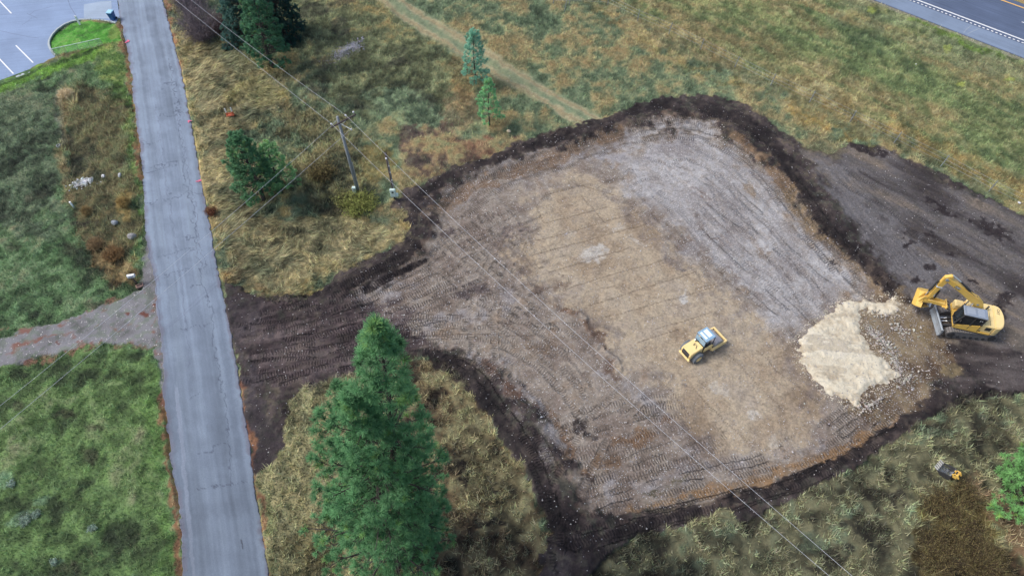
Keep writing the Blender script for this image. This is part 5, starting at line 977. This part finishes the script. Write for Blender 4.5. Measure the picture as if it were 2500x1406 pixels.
m, _i = shell(inn[2:], (-.02 if inn[4][1] > bo[4][1] else .02), y0b + .04, y1b - .04); m.build('bucket_lining', STEELB, bk)
for y in (y0b, y1b): MB().prism(bo, y - .025, y + .025).build('bucket_side', YEL, bk)
MB().box((3.10, (y0b + y1b) / 2, .83), (.16, 1.36, .05), bev=.01).build('cutting_edge', STEELB, bk)
for k in range(6): MB().box((3.20, y0b + .12 + k * .21, .865), (.05, .06, .03)).build('edge_bolt', MBLK, bk)
m = MB().prism([(4.30, 1.95), (4.25, 2.25), (3.6, 2.38), (2.6, 2.22), (2.25, 2.02), (2.3, 1.9), (2.7, 1.98), (3.6, 2.05)], BYm - .24, BYm - .16); m.prism([(4.30, 1.95), (4.25, 2.25), (3.6, 2.38), (2.6, 2.22), (2.25, 2.02), (2.3, 1.9), (2.7, 1.98), (3.6, 2.05)], BYm + .16, BYm + .24)
m.box((3.0, BYm, 2.12), (.9, .36, .08)); m.box((2.45, BYm, 2.08), (.10, .92, .22), bev=.02); m.box((2.62, BYm, 2.05), (.3, .8, .08), bev=.02); th = m.build('thumb', YEL, ex)
for k in range(4): MB().prism([(2.42, 2.12), (2.42, 2.0), (2.14, 1.90), (2.12, 1.95)], BYm - .42 + k * .26, BYm - .36 + k * .26).build('thumb_tine', MBLK, th)
def text(s_, size, mat, parent, loc, rot, name='lettering', ext=.004):
    cu = bpy.data.curves.new('t', 'FONT'); cu.body = s_; cu.size = size; cu.extrude = ext; cu.align_x = 'CENTER'; cu.align_y = 'CENTER'; cu.resolution_u = 3
    to = bpy.data.objects.new('t', cu); C.objects.link(to); dg = bpy.context.evaluated_depsgraph_get(); me = bpy.data.meshes.new_from_object(to.evaluated_get(dg)); bpy.data.objects.remove(to)
    me.materials.clear(); me.materials.append(mat); o = bpy.data.objects.new(name, me); C.objects.link(o); o.parent = parent; o.location = loc; o.rotation_euler = rot; return o
WHT = paintmat('white_decal', (.8, .8, .78), .5, dirt=.1)
pa = math.atan2(4.62 - 3.98, 3.0 - 1.9)
# plate with lettering on the left face of the boom (towards the cab side)
T_ = Matrix.Rotation(-pa, 4, 'Y')
plate = MB().box((2.75, BYm + .207, 4.46), (.50, .012, .24), M=T_).build('boom_plate', MBLK, boom)
text('CAT', .24, WHT, boom, (2.75, BYm + .219, 4.46), (math.pi / 2, pa, math.pi))
text('CAT', .30, MBLK, cwt, (-1.55, -.55, 2.056), (0, 0, math.radians(80)))
text('315', .16, WHT, cab, (.05, 1.19, 2.45), (math.pi / 2, 0, math.pi))
# ------------------------------------------------------------------ soil compactor
RP = Vector((15.5, 28.95, gz(15.5, 28.95))); ro = empty('road_roller', RP, math.radians(32), 'small yellow single drum roller with a blue canopy roof on the compacted patch', 'road roller'); ro.scale = (.93, .93, .93)
m = MB()
for s_ in (1, -1): m.prism([(.35, .52), (.55, .74), (2.0, .74), (2.12, .62), (2.05, .36), (.5, .34)], s_ * .80 - .07, s_ * .80 + .07)
m.box((2.05, 0, .62), (.16, 1.74, .24), bev=.03); m.box((.42, 0, .55), (.2, 1.6, .3), bev=.03); yk = m.build('drum_frame', YPALE, ro, bevel=.01)
m = MB().lathe([(.52, -.71), (.54, -.68), (.54, .68), (.52, .71)], (1.25, 0, .54), 'y', 40); m.build('drum', paintmat('drum_steel', (.40, .38, .38), .5, .2, dirt=.7, dirtcol=(.34, .29, .26), scale=4), ro, False)
m = MB().box((1.75, 0, .60), (.05, 1.4, .16)); m.build('scraper', MBLK, yk)
m = MB().box((-.25, 0, .55), (1.0, .9, .35), bev=.04); m.build('chassis', YPALE, ro)
hp = [(-2.0, .62), (-2.05, 1.15), (-1.92, 1.42), (-.62, 1.52), (-.55, .62)]
m = MB().prism(hp, -.56, .56); hood = m.build('engine_hood', YPALE, ro, bevel=.04)
m = MB().prism([(-2.055, .74), (-2.08, 1.14), (-1.99, 1.32), (-1.95, 1.30), (-1.95, .74)], -.40, .40); m.build('radiator_grille', MBLK, hood)
MB().box((-2.05, 0, .58), (.16, 1.3, .2), bev=.04).build('rear_bumper', YPALE, ro)
m = MB()
m.tube([(-1.15, .1, 1.47), (-1.15, .1, 1.62), (-1.0, .1, 1.66)], .035, 8); m.tube([(-.8, .28, 1.5), (-.8, .28, 1.95)], .035, 8); m.tube([(-1.25, -.3, 1.49), (-.95, -.1, 1.50)], .03, 6); m.build('exhaust_pipe', MBLK, hood)
MB().lathe([(.09, 0), (.10, .10), (.04, .14)], (-.72, .38, 1.52), 'z', 12).build('air_intake', WHT, hood)
for s_ in (1, -1):
    yc = s_ * .70; tw_ = .22
    m = MB().lathe([(.30, yc - tw_), (.47, yc - tw_), (.54, yc - tw_ * .7), (.55, yc), (.54, yc + tw_ * .7), (.47, yc + tw_), (.30, yc + tw_)], (-1.18, 0, .54), 'y', 32)
    for k in range(22):
        a = 2 * math.pi * k / 22; m.box((-1.18 + .545 * math.cos(a), yc, .54 + .545 * math.sin(a)), (.05, .40, .05), M=Matrix.Rotation(-a, 4, 'Y'))
    wh = m.build('wheel', paintmat('dusty_tyre', (.13, .15, .17), .9, dirt=.4, dirtcol=(.25, .22, .2)), ro)
    MB().lathe([(.30, yc + s_ * .10), (.30, yc + s_ * .245), (.26, yc + s_ * .23), (.12, yc + s_ * .225), (.11, yc + s_ * .27)], (-1.18, 0, .54), 'y', 24).build('rim', YPALE, wh)
    MB().prism([(-.52, .72), (-.5, 1.12), (.40, 1.2), (.62, .95), (.40, .66)], s_ * .60 - .05, s_ * .60 + .05).build('platform_side', YPALE, ro, bevel=.02)
MB().box((.0, 0, .82), (1.1, 1.2, .06)).build('platform', MBLK, ro)
m = MB().box((-.18, 0, 1.18), (.46, .46, .12), bev=.05); m.box((-.38, 0, 1.45), (.12, .44, .5), bev=.05); m.box((-.18, 0, .98), (.3, .3, .3)); m.build('seat', paintmat('grey_seat', (.3, .31, .33), .8), ro)
m = MB().box((.32, 0, 1.1), (.22, .5, .5), bev=.05); m.build('console', paintmat('pale_console', (.5, .5, .5), .7), ro)
MB().tube([(.22 + .17 * math.cos(a) * .5, .17 * math.sin(a), 1.45 + .17 * math.cos(a) * .6) for a in np.linspace(0, 2 * math.pi, 17)], .016, 6).build('steering_wheel', MBLK, ro)
BLU = paintmat('blue_canopy', (.20, .34, .47), .35, dirt=.35, dirtcol=(.5, .58, .62))
for x in (-.50, .52):
    for y in (-.55, .55): MB().tube([(x, y, .8), (x, y, 2.28)], .035, 8).build('canopy_post', MBLK, ro)
m = MB().box((0, 0, 2.33), (1.12, 1.20, .10), bev=.045); cn = m.build('canopy_roof', BLU, ro); MB().box((-.58, 0, 1.9), (.03, 1.1, .62), bev=.01).build('rear_window', BLU, cn)
m = MB().box((.14, .03, 2.386), (.42, .78, .012), bev=.005); m.box((-.32, .03, 2.386), (.24, .80, .012), bev=.005); m.build('pale_roof_patch', paintmat('roof_white', (.74, .82, .84), .4, dirt=.25, dirtcol=(.25, .4, .55)), cn)  # roof reflection painted as white patches on the blue
# ------------------------------------------------------------------ spare bucket
sb = empty('spare_bucket', G(2303, 1153), math.radians(130), 'spare toothed excavator bucket with yellow coupler lying on the bottom right field', 'bucket')
pf = [(-.55, .95), (-.75, .62), (-.62, .22), (-.25, .05), (.25, .12), (.62, .38)]
m, inn = shell(pf, .05, -.58, .58)
if inn[3][1] < pf[3][1]: m, inn = shell(pf, -.05, -.58, .58)
b_ = m.build('bucket_shell', MBLK, sb); m, _ = shell(inn, (.015 if inn[3][1] > pf[3][1] and True else -.015), -.54, .54)
m.build('bucket_inside', STEELB, b_)
for y in (-.58, .58): MB().prism([(x, z) for x, z in pf] + [(-.1, .80)], y - .03, y + .03).build('side_plate', MBLK, b_)
for k in range(5):
    y = -.5 + k * .25; MB().prism([(.50, .36), (.56, .46), (.98, .60), (1.0, .56), (.62, .32)], y - .05, y + .05).build('tooth', paintmat('worn_tooth', (.62, .60, .56), .5, .2, dirt=.2) if k == 0 else bpy.data.materials['worn_tooth'], sb)
m = MB()
for y in (-.26, .26): m.prism([(-.5, .92), (-.62, 1.25), (-.95, 1.35), (-1.22, 1.05), (-1.12, .75), (-.74, .6)], y - .05, y + .05)
m.box((-.85, 0, 1.0), (.34, .5, .3), bev=.05); m.build('coupler', YEL, sb, bevel=.015)
m = MB()
for x, z in ((-.72, 1.2), (-1.08, .92)): m.lathe([(.06, -.36), (.06, .36)], (x, 0, z), 'y', 12)
m.build('coupler_pin', MBLK, sb)
sb.scale = (.72, .72, .72)
# ------------------------------------------------------------------ wheelie bin
bn = empty('wheelie_bin', G(278, 49) + Vector((0, 0, .02)), math.radians(-8), 'blue wheeled rubbish bin with pale lid at the lot entrance', 'bin')
BB = paintmat('blue_bin_plastic', (.012, .085, .26), .4, dirt=.2, dirtcol=(.05, .15, .3)); LB = paintmat('pale_blue_lid', (.33, .58, .72), .35, dirt=.1)
def frus(m, x0, x1, y0, y1, z0, z1, g): m.add([(x0, y0, z0), (x1, y0, z0), (x1, y1, z0), (x0, y1, z0), (x0 - g, y0 - g, z1), (x1 + g, y0 - g, z1), (x1 + g, y1 + g, z1), (x0 - g, y1 + g, z1)], [(3, 2, 1, 0), (4, 5, 6, 7), (0, 1, 5, 4), (1, 2, 6, 5), (2, 3, 7, 6), (3, 0, 4, 7)]); return m
m = frus(MB(), -.24, .24, -.26, .26, .08, 1.02, .08); m.box((0, 0, 1.02), (.68, .74, .05), bev=.015); m.build('bin_body', BB, bn, bevel=.02)
m = frus(MB(), -.36, .36, -.40, .38, 1.05, 1.12, -.05); ld = m.build('lid', LB, bn, bevel=.015)
MB().tube([(-.28, .42, 1.04), (.28, .42, 1.04)], .025, 8).build('handle', BB, bn)
for x in (-.3, .3): MB().lathe([(.13, -.04), (.13, .04)], (0, 0, 0), 'x', 18).build('wheel', M_black, bn).location = (x, .24, .13)
MB().box((-.08, -.305, .78), (.14, .015, .16)).build('bin_label', WHT, bn).rotation_euler = (math.radians(0), 0, 0)
# white marker post, white pipe
mp_ = empty('marker_post', G(196, 62), 0, 'flat white marker post at the kerb of the green island', 'marker post'); MB().box((0, 0, .55), (.24, .08, 1.25), bev=.01).build('post', WHT, mp_); MB().box((0, -.044, 1.0), (.12, .006, .18)).build('reflector', paintmat('grey_reflector', (.6, .62, .64), .3), mp_)
pv = empty('vent_pipe', G(181, 507), 0, 'short white plastic vent pipe standing in the weeds', 'pipe'); MB().tube([(0, 0, -.1), (-.03, .02, .78)], .075, 14).build('pipe', paintmat('white_plastic', (.66, .74, .72), .4, dirt=.2), pv, True); MB().lathe([(.09, .76), (.09, .84), (.02, .86)], (-.03, .02, 0), 'z', 14).build('cap', WHT, pv)
# mailbox
mbx = empty('mailbox', G(332, 690), math.radians(12), 'white mailbox on a short post in the weeds by the driveway corner', 'mailbox')
MB().box((0, 0, .5), (.10, .10, 1.05), bev=.01).build('post', M_arm, mbx)
m = MB(); pr_ = [(-.14, 1.02)] + [(.14 * -math.cos(math.radians(a)), 1.18 + .14 * math.sin(math.radians(a))) for a in range(0, 181, 20)] + [(.14, 1.02)]
m.prism(pr_, -.30, .30, 'x'); bx = m.build('box', WHT, mbx, bevel=.008); MB().box((.31, 0, 1.16), (.012, .24, .24), bev=.003).build('door', WHT, bx)
m = MB().box((0, -.146, 1.16), (.34, .008, .08)); m.box((.22, -.15, 1.26), (.04, .01, .16)); m.build('flag', paintmat('dark_blue_mark', (.03, .04, .12), .5), bx)
bp_ = empty('fallen_planter', G(341, 697), math.radians(30), 'pinkish weathered planter box lying beside the mailbox', 'planter'); m = MB().box((0, 0, .14), (.62, .36, .26), bev=.03); m.build('planter_box', paintmat('pink_clay', (.42, .24, .19), .9, dirt=.4), bp_); MB().box((0, 0, .265), (.52, .26, .02)).build('potting_soil', paintmat('dark_soil', (.05, .035, .03), 1), bp_)
# orange and white road barrier lying in the golden grass
rb = empty('survey_barricade', G(563, 283), math.radians(15), 'small white and orange barricade standing in the golden roadside grass', 'barricade'); ORG = paintmat('orange_plastic', (.62, .13, .06), .5, dirt=.2)
for x in (-.3, .3):
    l = MB().box((x, 0, .75), (.12, .05, .55), bev=.01).build('upright', WHT, rb); MB().box((x, 0, .3), (.14, .07, .38), bev=.01).build('orange_foot', ORG, l)
MB().box((0, 0, .32), (.6, .05, .16), bev=.01).build('rail', ORG, rb); MB().box((0, 0, .08), (.8, .35, .1), bev=.02).build('base', ORG, rb)
# ditch inlet by the blond grass
di = empty('pipe_inlet', G(143, 357), math.radians(20), 'small dark drain inlet with grey rim below the blond grass', 'drain'); MB().lathe([(.20, 0), (.20, .22), (.15, .22), (.15, .1)], (0, 0, 0), 'z', 22).build('rim', paintmat('grey_plastic', (.33, .36, .38), .6), di); MB().lathe([(.148, .12), (.148, .14)], (0, 0, 0), 'z', 22).build('grate', MBLK, di)
# ------------------------------------------------------------------ chain link fence
fa, fb = W(136, 141), W(254, 115); fl = empty('chain_link_fence', fa, math.atan2(fb.y - fa.y, fb.x - fa.x), 'low galvanised chain link fence along the edge of the mown island', 'fence'); FL = (fb - fa).length; FH = 1.1
MB().tube([(0, 0, FH), (FL, 0, FH)], .028, 8).build('top_rail', paintmat('pale_galvanised', (.62, .70, .70), .4, .2, dirt=.1), fl)
for k in range(5): MB().tube([(FL * k / 4, 0, -.1), (FL * k / 4, 0, FH + .02)], .02, 8).build('post', M_galv, fl)
m = MB(); nn_ = int((FL + FH) / .16)
for k in range(nn_):
    s0_ = k * .16
    a0, a1 = max(0, s0_ - FL), min(FH, s0_)
    if a1 > a0:
        m.tube([(s0_ - a0, 0, a0), (s0_ - a1, 0, a1)], .006, 3, False); m.tube([(FL - s0_ + a0, .008, a0), (FL - s0_ + a1, .008, a1)], .006, 3, False)
m.build('wire_mesh', M_galv, fl)
# field fence
fp = [(1350, 14), (1377, 30), (1389, 14), (1483, 15), (1556, 54), (1631, 88), (1710, 122), (1793, 165), (1880, 212), (1973, 256), (2073, 301), (2179, 354), (2297, 405), (2415, 466), (2560, 540)]
ff0 = G(*fp[0]); ff = empty('wire_fence', ff0, 0, 'old wire fence on thin dark posts running between the meadow and the highway bank', 'fence'); tops = []
for i, p in enumerate(fp):
    q = G(*p) - ff0; l = Vector((random.uniform(.0, .25), random.uniform(0, .1), 1.45)); tops.append((q, q + l))
    MB().tube([q - Vector((0, 0, .2)), q + l], [.045, .038], 7).build('post', M_pole, ff)
m = MB(); line = [t for i, t in enumerate(tops) if i not in (1, 2)]
for (b0, t0), (b1, t1) in zip(line[:-1], line[1:]):
    for f in (.35, .62, .9): m.tube([b0.lerp(t0, f), b1.lerp(t1, f)], .009, 3, False)
m.build('wire', M_galv, ff)
